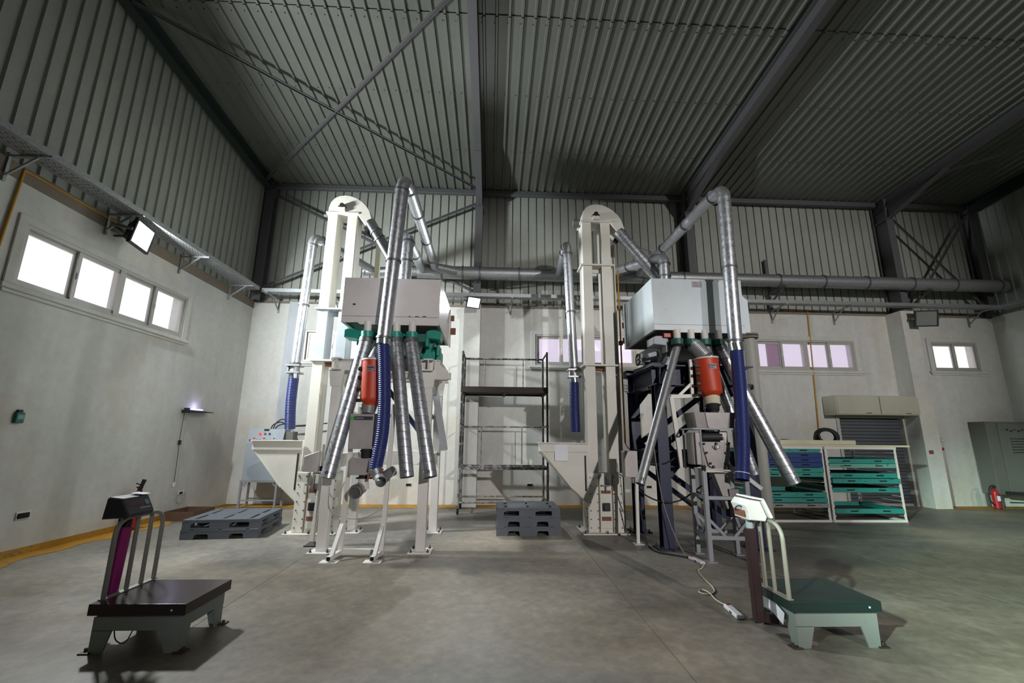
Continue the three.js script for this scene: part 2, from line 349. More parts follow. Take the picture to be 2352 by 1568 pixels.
{
  const w = structure('wall_back');
  part(w, 'plaster_wall', rects(XL - 0.3, XR + 0.3, 0, WALL, [...BACKWIN, DOOR]).map(([a, b, c, d]) => bb(a, b, c, d, ZB - 0.25, ZB)), mats.plaster);
  part(w, 'outer_skin', [bb(XL - 0.3, XR + 0.3, WALL, 7.7, ZB - 0.30, ZB - 0.24), bb(DOOR[0] - 0.1, DOOR[1] + 0.1, 0, 2.0, ZB - 0.32, ZB - 0.26)], mats.steelGrey);
  part(w, 'rusty_capping', bb(XL, XR, WALL - 0.03, WALL + 0.025, ZB - 0.02, ZB + 0.012), mats.rustEdge);
  for (const x of [-0.49, 4.62, 9.80]) part(w, 'pilaster', bb(x - 0.19, x + 0.19, 0, WALL, ZB - 0.05, ZB + 0.42, 0.012), mats.plaster);
  const l = structure('wall_left');
  part(l, 'plaster_wall', rects(ZB - 0.25, ZF + 0.25, 0, WALL, [LEFTWIN]).map(([a, b, c, d]) => bb(XL - 0.25, XL, c, d, a, b)), mats.plaster);
  part(l, 'outer_skin', prismX([[-ZF - 0.3, WALL], [ZF + 0.3, WALL], [ZF + 0.3, 7.7], [0, 8.45], [-ZF - 0.3, 7.7]], XL - 0.32, XL - 0.26), mats.steelGrey);
  part(l, 'rusty_capping', bb(XL - 0.02, XL + 0.012, WALL - 0.16, WALL + 0.02, ZB, ZF), mats.rustEdge);
  const r = structure('wall_right');
  part(r, 'plaster_wall', bb(XR, XR + 0.25, 0, WALL, ZB - 0.25, ZF + 0.25), mats.plaster);
  part(r, 'outer_skin', prismX([[-ZF - 0.3, WALL], [ZF + 0.3, WALL], [ZF + 0.3, 7.7], [0, 8.45], [-ZF - 0.3, 7.7]], XR + 0.26, XR + 0.32), mats.steelGrey);
  const f = structure('wall_front');
  part(f, 'plaster_wall', bb(XL - 0.3, XR + 0.3, 0, WALL, ZF, ZF + 0.25), mats.plaster);
  part(f, 'outer_skin', bb(XL - 0.3, XR + 0.3, WALL, 7.8, ZF + 0.24, ZF + 0.30), mats.steelGrey);
  // profiled sheet, one part per sheet of about a metre: map(u, v, depth) -> point; ribs stand out by h (negative = grooves)
  const sheet = (parent, u0, u1, va, vb, map, mat, h, pitch = 0.2, rib = 0.035, side = 0.012, flip = false, nv = 1) => {
    const us = [];
    for (let u = u0; u < u1 - 0.02; u += pitch) { const e = Math.min(u + pitch, u1); us.push([u, 0], [e - rib - 2 * side, 0], [e - rib - side, h], [e - side, h]); }
    us.push([u1, 0]);
    const q = [];
    for (let i = 0; i < us.length - 1; i++) for (let k = 0; k < nv; k++) {
      const [a, da] = us[i], [b, db] = us[i + 1], v = (u, t) => va(u) + (vb(u) - va(u)) * t;
      const c = [map(a, v(a, k / nv), da), map(b, v(b, k / nv), db), map(b, v(b, (k + 1) / nv), db), map(a, v(a, (k + 1) / nv), da)];
      q.push(flip ? c.reverse() : c);
    }
    part(parent, 'sheet', quads(q), mat);
  };
  for (let x = XL; x < XR - 0.05; x += 1.0) {
    const e = Math.min(x + 1.0, XR);
    sheet(w, x, e, () => WALL, () => 7.62, (u, v, d) => [u, v, ZB - 0.05 + d], mats.cladding, -0.038, 0.2, 0.022, 0.006);
    sheet(f, x, e, () => WALL, () => 7.62, (u, v, d) => [u, v, ZF + 0.05 - d], mats.cladding, -0.038, 0.2, 0.022, 0.006, true);
  }
  for (let z = ZB; z < ZF - 0.05; z += 1.0) {
    const e = Math.min(z + 1.0, ZF);
    sheet(l, z, e, () => WALL, (u) => roofY(u) + 0.12, (u, v, d) => [XL - 0.05 + d, v, u], mats.cladding, 0.03, 0.2, 0.03, 0.012, true);
    sheet(r, z, e, () => WALL, (u) => roofY(u) + 0.12, (u, v, d) => [XR + 0.05 - d, v, u], mats.cladding, 0.03, 0.2, 0.03, 0.012);
  }
  const c = structure('ceiling');
  part(c, 'roof_deck', [bar([3.4, roofY(10.5) + 0.14, -10.5], [3.4, roofY(0) + 0.14, 0], 18.6, 0.06, 0), bar([3.4, roofY(0) + 0.14, 0], [3.4, roofY(10.5) + 0.14, 10.5], 18.6, 0.06, 0)], mats.steelGrey);
  const lap = -5.66;
  for (let x = XL - 0.05; x < XR; x += 1.0) {
    const e = Math.min(x + 1.0, XR + 0.05);
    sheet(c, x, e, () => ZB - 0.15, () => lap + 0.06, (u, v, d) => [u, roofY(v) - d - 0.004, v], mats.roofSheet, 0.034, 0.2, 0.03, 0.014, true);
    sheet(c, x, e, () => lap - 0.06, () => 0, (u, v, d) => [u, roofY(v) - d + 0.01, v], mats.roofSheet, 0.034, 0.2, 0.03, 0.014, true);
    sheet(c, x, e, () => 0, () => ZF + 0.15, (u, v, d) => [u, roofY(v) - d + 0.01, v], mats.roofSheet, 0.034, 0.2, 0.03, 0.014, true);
  }
  const screws = [];
  for (const z of [lap - 0.03, -7.05, -8.55]) for (let x = XL + 0.13; x < XR; x += 0.2) screws.push(cb(0.016, 0.010, 0.016, x - 0.045, roofY(z) - 0.043, z));
  const sc = part(c, 'screw_heads', screws, mats.boltDark); sc.userData.kind = 'stuff';
}
// steel frame
{
  const colX = [-0.40, 4.70, 9.80];
  const names = ['second column from the left, behind the scaffold tower', 'column behind the navy platform', 'column beside the unlit floodlight on the right'];
  colX.forEach((x, i) => {
    const t = thing('steel_column', 'grey steel column, ' + names[i], 'column', [x, WALL, ZB + 0.2], 0, 'steel columns');
    part(t, 'shaft', ibeam([x, WALL - 0.02, ZB + 0.20], [x, roofY(ZB + 0.2) - 0.06, ZB + 0.20], 0.40, 0.17, 0.014, 0.010, [0, 0, 1]), mats.steelGrey);
    part(t, 'cap_plate', bb(x - 0.10, x + 0.10, roofY(ZB) - 0.62, roofY(ZB) - 0.60, ZB, ZB + 0.42), mats.steelGrey);
    const r = thing('roof_rafter', ['steel roof rafter in the middle, left of the white roof streak', 'steel roof rafter rising from the column behind the navy platform', 'rightmost inclined steel rafter with a tapered haunch'][i], 'rafter', [x, roofY(ZB), ZB], 0, 'roof rafters');
    const d = 0.27;
    part(r, 'beam', [...ibeam([x, roofY(ZB) - d / 2 - 0.045, ZB], [x, roofY(0) - d / 2 - 0.045, 0], d, 0.14), ...ibeam([x, roofY(0) - d / 2 - 0.045, 0], [x, roofY(ZF) - d / 2 - 0.045, ZF], d, 0.14)], mats.steelGrey);
    const y0 = roofY(ZB + 0.4), y1 = roofY(ZB + 1.9);
    part(r, 'haunch', [prismX([[-(ZB + 0.02), y0 - d - 0.02], [-(ZB + 1.9), y1 - d - 0.04], [-(ZB + 0.4), y0 - 0.62], [-(ZB + 0.02), y0 - 0.62]].reverse(), x - 0.006, x + 0.006), bar([x, y0 - 0.62, ZB + 0.35], [x, y1 - d - 0.05, ZB + 1.9], 0.14, 0.012, 0)], mats.steelGrey);
  });
  for (const [x, s, who] of [[-5.42, 1, 'dark steel corner column on the left'], [12.20, -1, 'dark steel corner column on the right']]) {
    const t = thing('corner_column', who, 'column', [x, WALL, ZB + 0.1]);
    part(t, 'shaft', ibeam([x, WALL - 0.02, ZB + 0.12], [x, roofY(ZB) - 0.02, ZB + 0.12], 0.22, 0.20, 0.012, 0.010, [0, 0, 1]), mats.steelGrey);
    part(t, 'gusset', bb(x + s * 0.02, x + s * 0.16, 6.95, 7.2, ZB + 0.235, ZB + 0.245), mats.steelGrey);
    const g = thing('gable_rafter', s > 0 ? 'dark green gable rafter along the top of the left wall' : 'dark gable rafter along the top of the right wall', 'rafter', [x, roofY(ZB), ZB]);
    part(g, 'beam', [ZB, 0].map((z0) => ibeam([x, roofY(z0) - 0.15, z0], [x, roofY(z0 ? 0 : ZF) - 0.15, z0 ? 0 : ZF], 0.24, 0.16)), mats.trimGreen);
    part(g, 'flashing', [ZB, 0].map((z0) => bar([s > 0 ? XL + 0.01 : XR - 0.01, roofY(z0) - 0.09, z0], [s > 0 ? XL + 0.01 : XR - 0.01, roofY(z0 ? 0 : ZF) - 0.09, z0 ? 0 : ZF], 0.03, 0.20, 0)), mats.trimGreen);
  }
  single('eave_beam', 'long grey eave beam along the top of the back wall', 'beam', [bar([XL + 0.2, 7.355, ZB + 0.10], [XR - 0.2, 7.355, ZB + 0.10], 0.12, 0.13, 0.02)], mats.steelGrey);
  // bracing: every diagonal is a pair of angles
  const brace = (name, label, a, b, group, w = 0.055) => { const t = thing(name, label, 'brace', a, 0, group); part(t, 'angle_bar', bar(a, b, w, 0.008, 0), mats.steelGrey); part(t, 'angle_bar', bar(a, b, 0.008, w, 0), mats.steelGrey); return t; };
  const ry = (z) => roofY(z) - 0.20;
  brace('roof_brace', 'roof cross brace running from the left gable corner up towards the camera', [-5.35, ry(-9.55), -9.55], [-0.5, ry(-5.0), -5.0], 'roof cross bracing', 0.07);
  brace('roof_brace', 'roof cross brace running down to the middle column', [-5.35, ry(-5.5), -5.5], [-0.48, ry(-9.62) - 0.01, -9.62], 'roof cross bracing', 0.07);
  brace('wall_brace', 'wall brace behind the left elevator, from the left corner column down', [-5.32, 7.08, ZB + 0.22], [-0.5, 4.75, ZB + 0.22], 'left wall bracing', 0.07);
  brace('wall_brace', 'wall brace behind the left tall pipe, from the middle column down', [-0.48, 7.00, ZB + 0.20], [-5.3, 4.75, ZB + 0.20], 'left wall bracing', 0.07);
  brace('wall_brace', 'wall brace from the right column down to the right corner', [9.98, 6.98, ZB + 0.22], [12.05, 4.60, ZB + 0.22], 'right wall bracing', 0.07);
  brace('wall_brace', 'wall brace from the right corner column down to the left', [12.02, 7.05, ZB + 0.20], [10.2, 4.60, ZB + 0.20], 'right wall bracing', 0.07);
  brace('roof_brace', 'thin roof brace in the far right bay', [9.95, ry(-8.6), -8.6], [12.1, ry(-6.6), -6.6], 'roof cross bracing', 0.05);
}
// windows: local x along the wall, y up, z into the room
function makeWindow(n, pos, turn, w, h, sashes, glass, label) {
  const t = new THREE.Group(); t.name = 'window_' + n; t.position.set(...pos); t.rotation.y = turn; t.userData = { kind: 'structure', label }; origin.set(t, V(0, 0, 0)); scene.add(t);
  const f = 0.045;
  part(t, 'surround', [bb(-w / 2 - 0.1, w / 2 + 0.1, h / 2 - 0.005, h / 2 + 0.09, 0, 0.025, 0.006), bb(-w / 2 - 0.1, -w / 2 + 0.005, -h / 2, h / 2, 0, 0.025, 0.006), bb(w / 2 - 0.005, w / 2 + 0.1, -h / 2, h / 2, 0, 0.025, 0.006)], mats.plaster);
  part(t, 'sill', [bb(-w / 2 - 0.14, w / 2 + 0.14, -h / 2 - 0.06, -h / 2, 0, 0.06, 0.01), bb(-w / 2 - 0.1, w / 2 + 0.1, -h / 2 - 0.1, -h / 2 - 0.06, 0, 0.03, 0.006)], mats.plaster);
  part(t, 'outer_frame', [bb(-w / 2, w / 2, h / 2 - f, h / 2, -0.09, 0.012), bb(-w / 2, w / 2, -h / 2, -h / 2 + f, -0.09, 0.012), bb(-w / 2, -w / 2 + f, -h / 2, h / 2, -0.09, 0.012), bb(w / 2 - f, w / 2, -h / 2, h / 2, -0.09, 0.012)], mats.aluminium);
  const iw = w - 2 * f, sw = iw / sashes, ih = h - 2 * f, m = 0.05;
  for (let i = 0; i < sashes; i++) {
    const back = i % 2 === 0, z = back ? -0.055 : -0.018, a = -iw / 2 + i * sw - (i ? 0.012 : 0), b = -iw / 2 + (i + 1) * sw + 0.012;
    const s = part(t, 'sash', [bb(a, b, ih / 2 - m, ih / 2, z - 0.014, z + 0.014), bb(a, b, -ih / 2, -ih / 2 + m, z - 0.014, z + 0.014), bb(a, a + m, -ih / 2, ih / 2, z - 0.014, z + 0.014), bb(b - m, b, -ih / 2, ih / 2, z - 0.014, z + 0.014)], mats.aluminium);
    part(s, 'pane', bb(a + m - 0.004, b - m + 0.004, -ih / 2 + m - 0.004, ih / 2 - m + 0.004, z - 0.002, z + 0.002), glass);
    if (!back) part(s, 'latch', cb(0.018, 0.09, 0.03, a + 0.025, 0, z + 0.02, 0.004), mats.whitePlastic);
  }
  if (n === 3) part(t, 'insect_screen', bb(-w / 2 + 0.30, -w / 2 + 0.62, -h / 2 + f, h / 2 - f, -0.082, -0.078), paneScreen);
  if (sashes === 4) part(t, 'mullion', bb(-0.05, 0.05, -h / 2, h / 2, -0.09, 0.016), mats.aluminium);
  return t;
}
makeWindow(1, [XL, 3.46, -6.52], Math.PI / 2, 2.86, 0.76, 4, paneClear, 'four-pane sliding window high in the left wall');
BACKWIN.forEach(([a, b, c, d], i) => makeWindow([5, 2, 3, 4][i], [(a + b) / 2, (c + d) / 2, ZB], 0, b - a, d - c, i === 3 ? 2 : 4, i === 3 ? paneClear : paneFrost, ['window behind the left elevator', 'window behind the right elevator', 'four-pane window right of the navy platform', 'small two-pane window beside the right corner'][i]));
// roller shutter door with its guides
{
  const t = structure('door_1', [8.8, 0, ZB]); t.userData.label = 'grey roller shutter door behind the tray racks';
  const n = 26, h = 1.94 / n;
  for (let i = 0; i < n; i++) part(t, 'slat', cb(1.56, h - 0.006, 0.02, 8.8, h * (i + 0.5), ZB - 0.10, 0.008), mats.shutter);
  for (const x of [8.01, 9.60]) part(t, 'guide_rail', bb(x - 0.035, x + 0.035, 0, 1.97, ZB - 0.13, ZB + 0.03, 0.006), mats.aluminium);
  part(t, 'bottom_bar', bb(8.05, 9.56, 0, 0.05, ZB - 0.085, ZB - 0.06), mats.aluminium);
  part(t, 'lintel_bar', bb(7.95, 9.66, 1.945, 1.985, ZB - 0.05, ZB + 0.035), mats.cupboard);
}
// perforated cable tray on brackets round the hall
function cableTray(label, p0, p1, inward, brackets, d0 = 0.16, wd = 0.30, reach = 0.50) {
  const a = V(...p0), b = V(...p1), n = V(...inward), t = thing('cable_tray', label, 'cable tray', p0);
  const dir = b.clone().sub(a).normalize(), L = a.distanceTo(b), at = (s, d, y) => a.clone().addScaledVector(dir, s).addScaledVector(n, d).add(V(0, y, 0)).toArray();
  for (const d of [d0, d0 + wd]) part(t, 'side_flange', bar(at(0, d, 0.04), at(L, d, 0.04), 0.004, 0.075, 0), mats.galvDull);
  const strips = []; for (let k = 0; k < 7; k++) strips.push(bar(at(0, d0 + 0.02 + k * wd * 0.145, 0.004), at(L, d0 + 0.02 + k * wd * 0.145, 0.004), wd * 0.08, 0.003, 0));
  const rungs = []; for (let s = 0.03; s < L; s += 0.075) rungs.push(bar(at(s, d0 + 0.005, 0.005), at(s, d0 + wd - 0.005, 0.005), 0.03, 0.003, 0));
  part(t, 'perforated_floor', [strips, rungs], mats.galvDull);
  for (const k of [0.2, 0.4, 0.6]) part(t, 'cable', rod(at(0.05, d0 + k * wd, 0.022), at(L - 0.05, d0 + k * wd, 0.022), 0.012, 6), mats.cable);
  for (const s of brackets) {
    const bk = part(t, 'bracket', [bar(at(s, 0.015, -0.32), at(s, 0.015, 0.03), 0.035, 0.03, 0), bar(at(s, 0.0, -0.012), at(s, reach, -0.012), 0.035, 0.02, 0), bar(at(s, 0.015, -0.26), at(s, 0.34, -0.02), 0.02, 0.02, 0)], mats.galvDull);
  }
}
cableTray('perforated cable tray on brackets along the left wall', [XL, 4.50, 9], [XL, 4.50, -9.40], [1, 0, 0], [1.6, 3.4, 5.2, 7.0, 8.8, 10.6, 12.2, 13.73, 15.08, 16.6, 18.1]);
cableTray('perforated cable tray on brackets along the back wall', [-5.1, 4.50, ZB], [12.1, 4.50, ZB], [0, 0, 1], [0.12, 1.5, 3.3, 5.5, 6.8, 8.2, 11.83, 13.38, 16.82], 0.44, 0.17, 0.63);
cableTray('perforated cable tray on brackets along the right wall', [XR, 4.50, -9.6], [XR, 4.50, 8], [-1, 0, 0], [0.6, 2.2, 3.9, 5.6, 8, 10, 12, 14]);
// floodlights
function makeFlood(key, label, lit = true, spec = FLOODS[key], mount = [-1, 0, 0], arm = 0.3, k = 1) {
  const t = thing('floodlight', label, 'floodlight', spec.at, 0, undefined, true); t.lookAt(...spec.to); const size = (g) => (Array.isArray(g) ? g : [g]).map((q) => q.scale(k, k, k));
  part(t, 'housing', size(frustum([-0.10, 0.10, 0, -0.10, 0.10], [-0.23, 0.23, 0.15, -0.18, 0.18]).rotateX(Math.PI / 2).translate(0, 0, -0.17)), mats.black);
  part(t, 'front_frame', size([bb(-0.24, 0.24, 0.16, 0.19, -0.03, 0.012), bb(-0.24, 0.24, -0.19, -0.16, -0.03, 0.012), bb(-0.24, -0.21, -0.16, 0.16, -0.03, 0.012), bb(0.21, 0.24, -0.16, 0.16, -0.03, 0.012)]), mats.black);
  part(t, 'lens_glass', size(bb(-0.21, 0.21, -0.16, 0.16, -0.012, 0.002)), lit ? mats.glow : mats.lampOff);
  part(t, 'yoke', size([bb(-0.27, -0.25, -0.02, 0.02, -0.25, 0), bb(0.25, 0.27, -0.02, 0.02, -0.25, 0), bb(-0.27, 0.27, -0.02, 0.02, -0.26, -0.24)]), mats.clampSteel);
  if (lit && spec.beam) {
    const l = new THREE.SpotLight(spec.color, spec.candela, 0, spec.beam, 0.7, 2); l.name = 'floodlight_lamp'; l.position.set(0, 0, 0.03); l.target.position.set(0, 0, 5); l.castShadow = true; l.shadow.radius = 6; t.add(l, l.target);
  } else if (lit) {
    const l = new THREE.RectAreaLight(spec.color, spec.nits, 0.40 * k, 0.30 * k); l.name = 'floodlight_lamp'; l.position.set(0, 0, 0.02); l.rotation.y = Math.PI; t.add(l);
  }
  const w = V(...spec.at), e = w.clone().add(V(...mount).multiplyScalar(arm));
  const g = bar(w.clone().add(V(...mount).multiplyScalar(0.12)).toArray(), e.toArray(), 0.03, 0.03); g.applyMatrix4(new THREE.Matrix4().makeTranslation(-w.x, -w.y, -w.z)); t.updateMatrix(); g.applyMatrix4(new THREE.Matrix4().makeRotationFromQuaternion(t.quaternion.clone().invert()));
  part(t, 'wall_arm', g, mats.clampSteel);
  return t;
}
makeFlood('leftWall', 'glaring lit floodlight on the left wall beside the high window', true, FLOODS.leftWall, [-1, 0, 0], 0.40);
makeFlood('backWall', 'small lit floodlight on the back wall above the scaffold tower', true, FLOODS.backWall, [0, 0, -1], 0.36, 0.66);
makeFlood('leftWallNear', 'lit floodlight on the left wall beside the camera, out of view', true, FLOODS.leftWallNear, [-1, 0, 0], 0.40);
makeFlood('frontWall', 'lit floodlight on the wall behind the camera, nearer the middle', true, FLOODS.frontWall, [0, 0, 1], 0.40);
makeFlood('addedFrontFill', 'added unseen fill floodlight on the wall behind the camera, on the right', true, FLOODS.addedFrontFill, [0, 0, 1], 0.40);
makeFlood('', 'black unlit floodlight on the right pilaster', false, { at: [9.98, 4.20, -9.45], to: [9.0, 3.1, -5] }, [0, 0, -1], 0.24);

// ---------------------------------------------------------------- bucket elevators
function elevator(tag, x0, zf, label, hop, mid) {                       // x0 = left edge of the boot front
  const x1 = x0 + 0.555, cx = (x0 + x1) / 2, zb = zf - 0.42, t = thing('bucket_elevator', label, 'elevator', [cx, 0, zf - 0.2]);
  part(t, 'base_plate', bb(x0 - 0.10, x1 + 0.10, 0, 0.018, zb - 0.10, zf + 0.09, 0.005), mats.cream);
  for (const [bx, bz] of [[x0 - 0.06, zf + 0.05], [cx, zf + 0.06], [x1 + 0.06, zf + 0.05], [x0 - 0.06, zb], [x1 + 0.06, zb]]) part(t, 'anchor_bolt', [ring([bx, 0.026, bz], [0, 1, 0], 0.012, 0.016, 0.006, 6), rod([bx, 0.018, bz], [bx, 0.06, bz], 0.007, 6)], mats.boltDark);
  const boot = part(t, 'boot', [bb(x0, x1, 0.018, 0.875, zb, zf, 0.006)], mats.cream);
  part(boot, 'side_cover', [bb(x0 + 0.015, x0 + 0.165, 0.03, 0.86, zf, zf + 0.008), bb(x1 - 0.165, x1 - 0.015, 0.03, 0.86, zf, zf + 0.008)], mats.cream);
  part(boot, 'tension_plate', bb(x0 + 0.185, x1 - 0.185, 0.08, 0.62, zf, zf + 0.014, 0.003), mats.cream);
  part(boot, 'edge_angle', [bb(x0 + 0.165, x0 + 0.18, 0.03, 0.87, zf, zf + 0.022), bb(x1 - 0.18, x1 - 0.165, 0.03, 0.87, zf, zf + 0.022)], mats.rustEdge);
  part(boot, 'slot', bb(cx - 0.075, cx + 0.075, 0.19, 0.25, zf + 0.013, zf + 0.017), mats.brown); part(boot, 'slot', bb(cx - 0.075, cx + 0.075, 0.585, 0.63, zf + 0.004, zf + 0.016), mats.brown);
  part(boot, 'bearing', [bb(cx - 0.06, cx + 0.06, 0.33, 0.45, zf + 0.012, zf + 0.04, 0.012), ring([cx, 0.39, zf + 0.05], [0, 0, 1], 0.03, 0.03, 0.01)], mats.black);
  part(boot, 'tension_screw', [rod([cx, 0.60, zf + 0.03], [cx, 0.84, zf + 0.03], 0.010, 8), bb(cx - 0.07, cx + 0.07, 0.70, 0.715, zf + 0.005, zf + 0.05)], mats.clampSteel);
  const bolts = []; for (const bx of [x0 + 0.04, x0 + 0.148, x1 - 0.148, x1 - 0.04]) for (let k = 0; k < 7; k++) bolts.push(cb(0.014, 0.014, 0.012, bx, 0.09 + k * 0.122, zf + 0.012));
  for (let k = 0; k < 6; k++) bolts.push(cb(0.012, 0.014, 0.014, x0 - 0.004, 0.1 + k * 0.13, zf - 0.06), cb(0.012, 0.014, 0.014, x1 + 0.004, 0.1 + k * 0.13, zf - 0.06));
  part(boot, 'bolt_heads', bolts, mats.boltDark);
  const lw = 0.16, zl = zf - 0.05, zk = zl - 0.30, xa = x0 + 0.03, xb = x1 - 0.03 - lw, cuts = [0.875, 2.60, tag === 'A' ? 3.46 : 4.36, 5.18];
  for (let k = 0; k < 3; k++) for (const lx of [xa, xb]) part(t, 'leg_trunk', bb(lx, lx + lw, cuts[k] + 0.012, cuts[k + 1] - 0.012, zk, zl, 0.004), mid && k === 1 ? mats.paleGrey : mats.cream);
  for (const y of cuts) { const wide = y > 0.9 && y < 5.1 ? 0.035 : 0.02; part(t, 'flange', [bb(x0 - wide + 0.02, x1 + wide - 0.02, y - 0.014, y + 0.014, zk - 0.03, zl + 0.035, 0.003), ...(y > 0.9 && y < 5.1 ? [bb(xa + lw, xb, y - 0.09, y - 0.014, zl - 0.16, zl - 0.14)] : [])], mid && Math.abs(y - 3.46) < 0.1 ? mats.paleGrey : mats.cream); }
  part(t, 'bracket_slot', bb(xa + lw + 0.01, xb - 0.01, cuts[1] - 0.075, cuts[1] - 0.02, zl - 0.13, zl - 0.10), mats.brown);
  // head: hump with a throat that drops to the right
  const P = [[0, 0], [0.005, 0.09], [0.03, 0.19], [0.085, 0.265], [0.16, 0.31], [0.26, 0.328], [0.36, 0.318], [0.46, 0.28], [0.56, 0.215], [0.64, 0.135], [0.70, 0.045], [0.735, -0.06], [0.755, -0.13], [0.66, -0.225], [0.62, -0.19], [0.54, -0.08], [0.475, 0]];
  const head = part(t, 'head', prism(P.map(([a, b]) => [x0 + 0.03 + a, 5.19 + b]), zk - 0.03, zl + 0.02, 0.006), mats.cream);
  part(head, 'bearing_block', bb(cx - 0.06, cx + 0.05, 5.20, 5.27, zl + 0.02, zl + 0.07, 0.004), mats.cream);
  part(head, 'bearing', [rod([cx - 0.005, 5.30, zl + 0.02], [cx - 0.005, 5.30, zl + 0.085], 0.038, 14), bb(cx - 0.065, cx + 0.055, 5.268, 5.285, zl + 0.02, zl + 0.08)], mats.blackMatt);
  part(head, 'drive_motor', [rod([x0 - 0.10, 5.22, zl - 0.16], [x0 + 0.02, 5.22, zl - 0.16], tag === 'A' ? 0.03 : 0.075, 16)], mats.steelGrey);
  part(head, 'throat_collar', bar([x0 + 0.70, 5.01, zl - 0.14], [x0 + 0.77, 4.95, zl - 0.14], 0.24, 0.20, 0.01), mats.blackMatt);
  part(t, 'inspection_hatch', [bb(x1 - 0.03 + 0.001, x1 - 0.022, 1.35, 1.75, zl - 0.22, zl - 0.08)], mats.cream);
  // feed hopper on the left
  const hx0 = x0 - 0.74, rim = 1.345;
  const hopper = part(t, 'feed_hopper', [quads([]), prism([[hx0 + 0.03, rim - 0.13], [x0 + 0.02, rim - 0.13], [x0 + 0.02, 0.44], [x0 - 0.24, 0.66], [hx0 + 0.05, rim - 0.17]], zf - 0.02, zf - 0.035), prism([[hx0 + 0.03, rim - 0.13], [x0 + 0.0, rim - 0.13], [x0 + 0.0, 0.44], [x0 - 0.24, 0.66], [hx0 + 0.05, rim - 0.17]], zb - 0.1, zb - 0.085), bar([hx0 + 0.04, rim - 0.14, zf - 0.23], [x0 - 0.24, 0.66, zf - 0.23], 0.44, 0.014, 0), bar([x0 - 0.24, 0.66, zf - 0.23], [x0 - 0.005, 0.45, zf - 0.23], 0.40, 0.014, 0)].slice(1), mats.cream);
  part(hopper, 'rim', [bb(hx0, x0 + 0.02, rim - 0.014, rim, zf - 0.005, zf + 0.03), bb(hx0, x0 + 0.02, rim - 0.014, rim, zb - 0.13, zb - 0.09), bb(hx0, hx0 + 0.035, rim - 0.014, rim, zb - 0.13, zf + 0.03), bb(hx0 + 0.02, x0 + 0.02, rim - 0.14, rim - 0.01, zf - 0.022, zf), bb(hx0 + 0.02, x0 + 0.02, rim - 0.14, rim - 0.01, zb - 0.10, zb - 0.08), bb(hx0 + 0.02, hx0 + 0.035, rim - 0.14, rim - 0.01, zb - 0.1, zf)], mats.cream);
  part(hopper, 'rubber_seal', bb(x0 - 0.035, x0 - 0.012, 0.62, 1.15, zf - 0.025, zf - 0.012), mats.rubber);
  if (tag === 'B') part(hopper, 'paper_note', bb(hx0 + 0.235, hx0 + 0.44, 1.07, 1.32, zf + 0.0015, zf + 0.004), mats.paper, 'white paper note');
  return t;
}
elevator('A', -2.92, -7.10, 'cream bucket elevator on the left with a pale grey middle section', null, true);
const elevB = elevator('B', 1.50, -7.13, 'cream bucket elevator on the right with a paper note on its hopper', null, false);
// tall narrow cable trunk fixed to the back of the right elevator
part(elevB, 'cable_trunk', [bb(2.10, 2.115, 0, 4.93, -7.60, -7.50), bb(2.10, 2.19, 0, 4.93, -7.60, -7.585), bb(2.175, 2.19, 0, 4.93, -7.60, -7.52), bb(2.06, 2.24, 0, 0.012, -7.66, -7.46)], mats.cream);
part(elevB, 'conduit', [rod([2.235, 1.35, -7.52], [2.235, 4.42, -7.52], 0.014, 8), ...sweep(smooth([[2.235, 1.35, -7.52], [2.25, 1.3, -7.5], [2.32, 1.2, -7.42]], 8), 0.008, { seg: 6 })], mats.conduit, 'yellow conduit');
part(elevB, 'junction_box', bb(2.20, 2.27, 3.02, 3.10, -7.55, -7.50, 0.006), mats.brown);

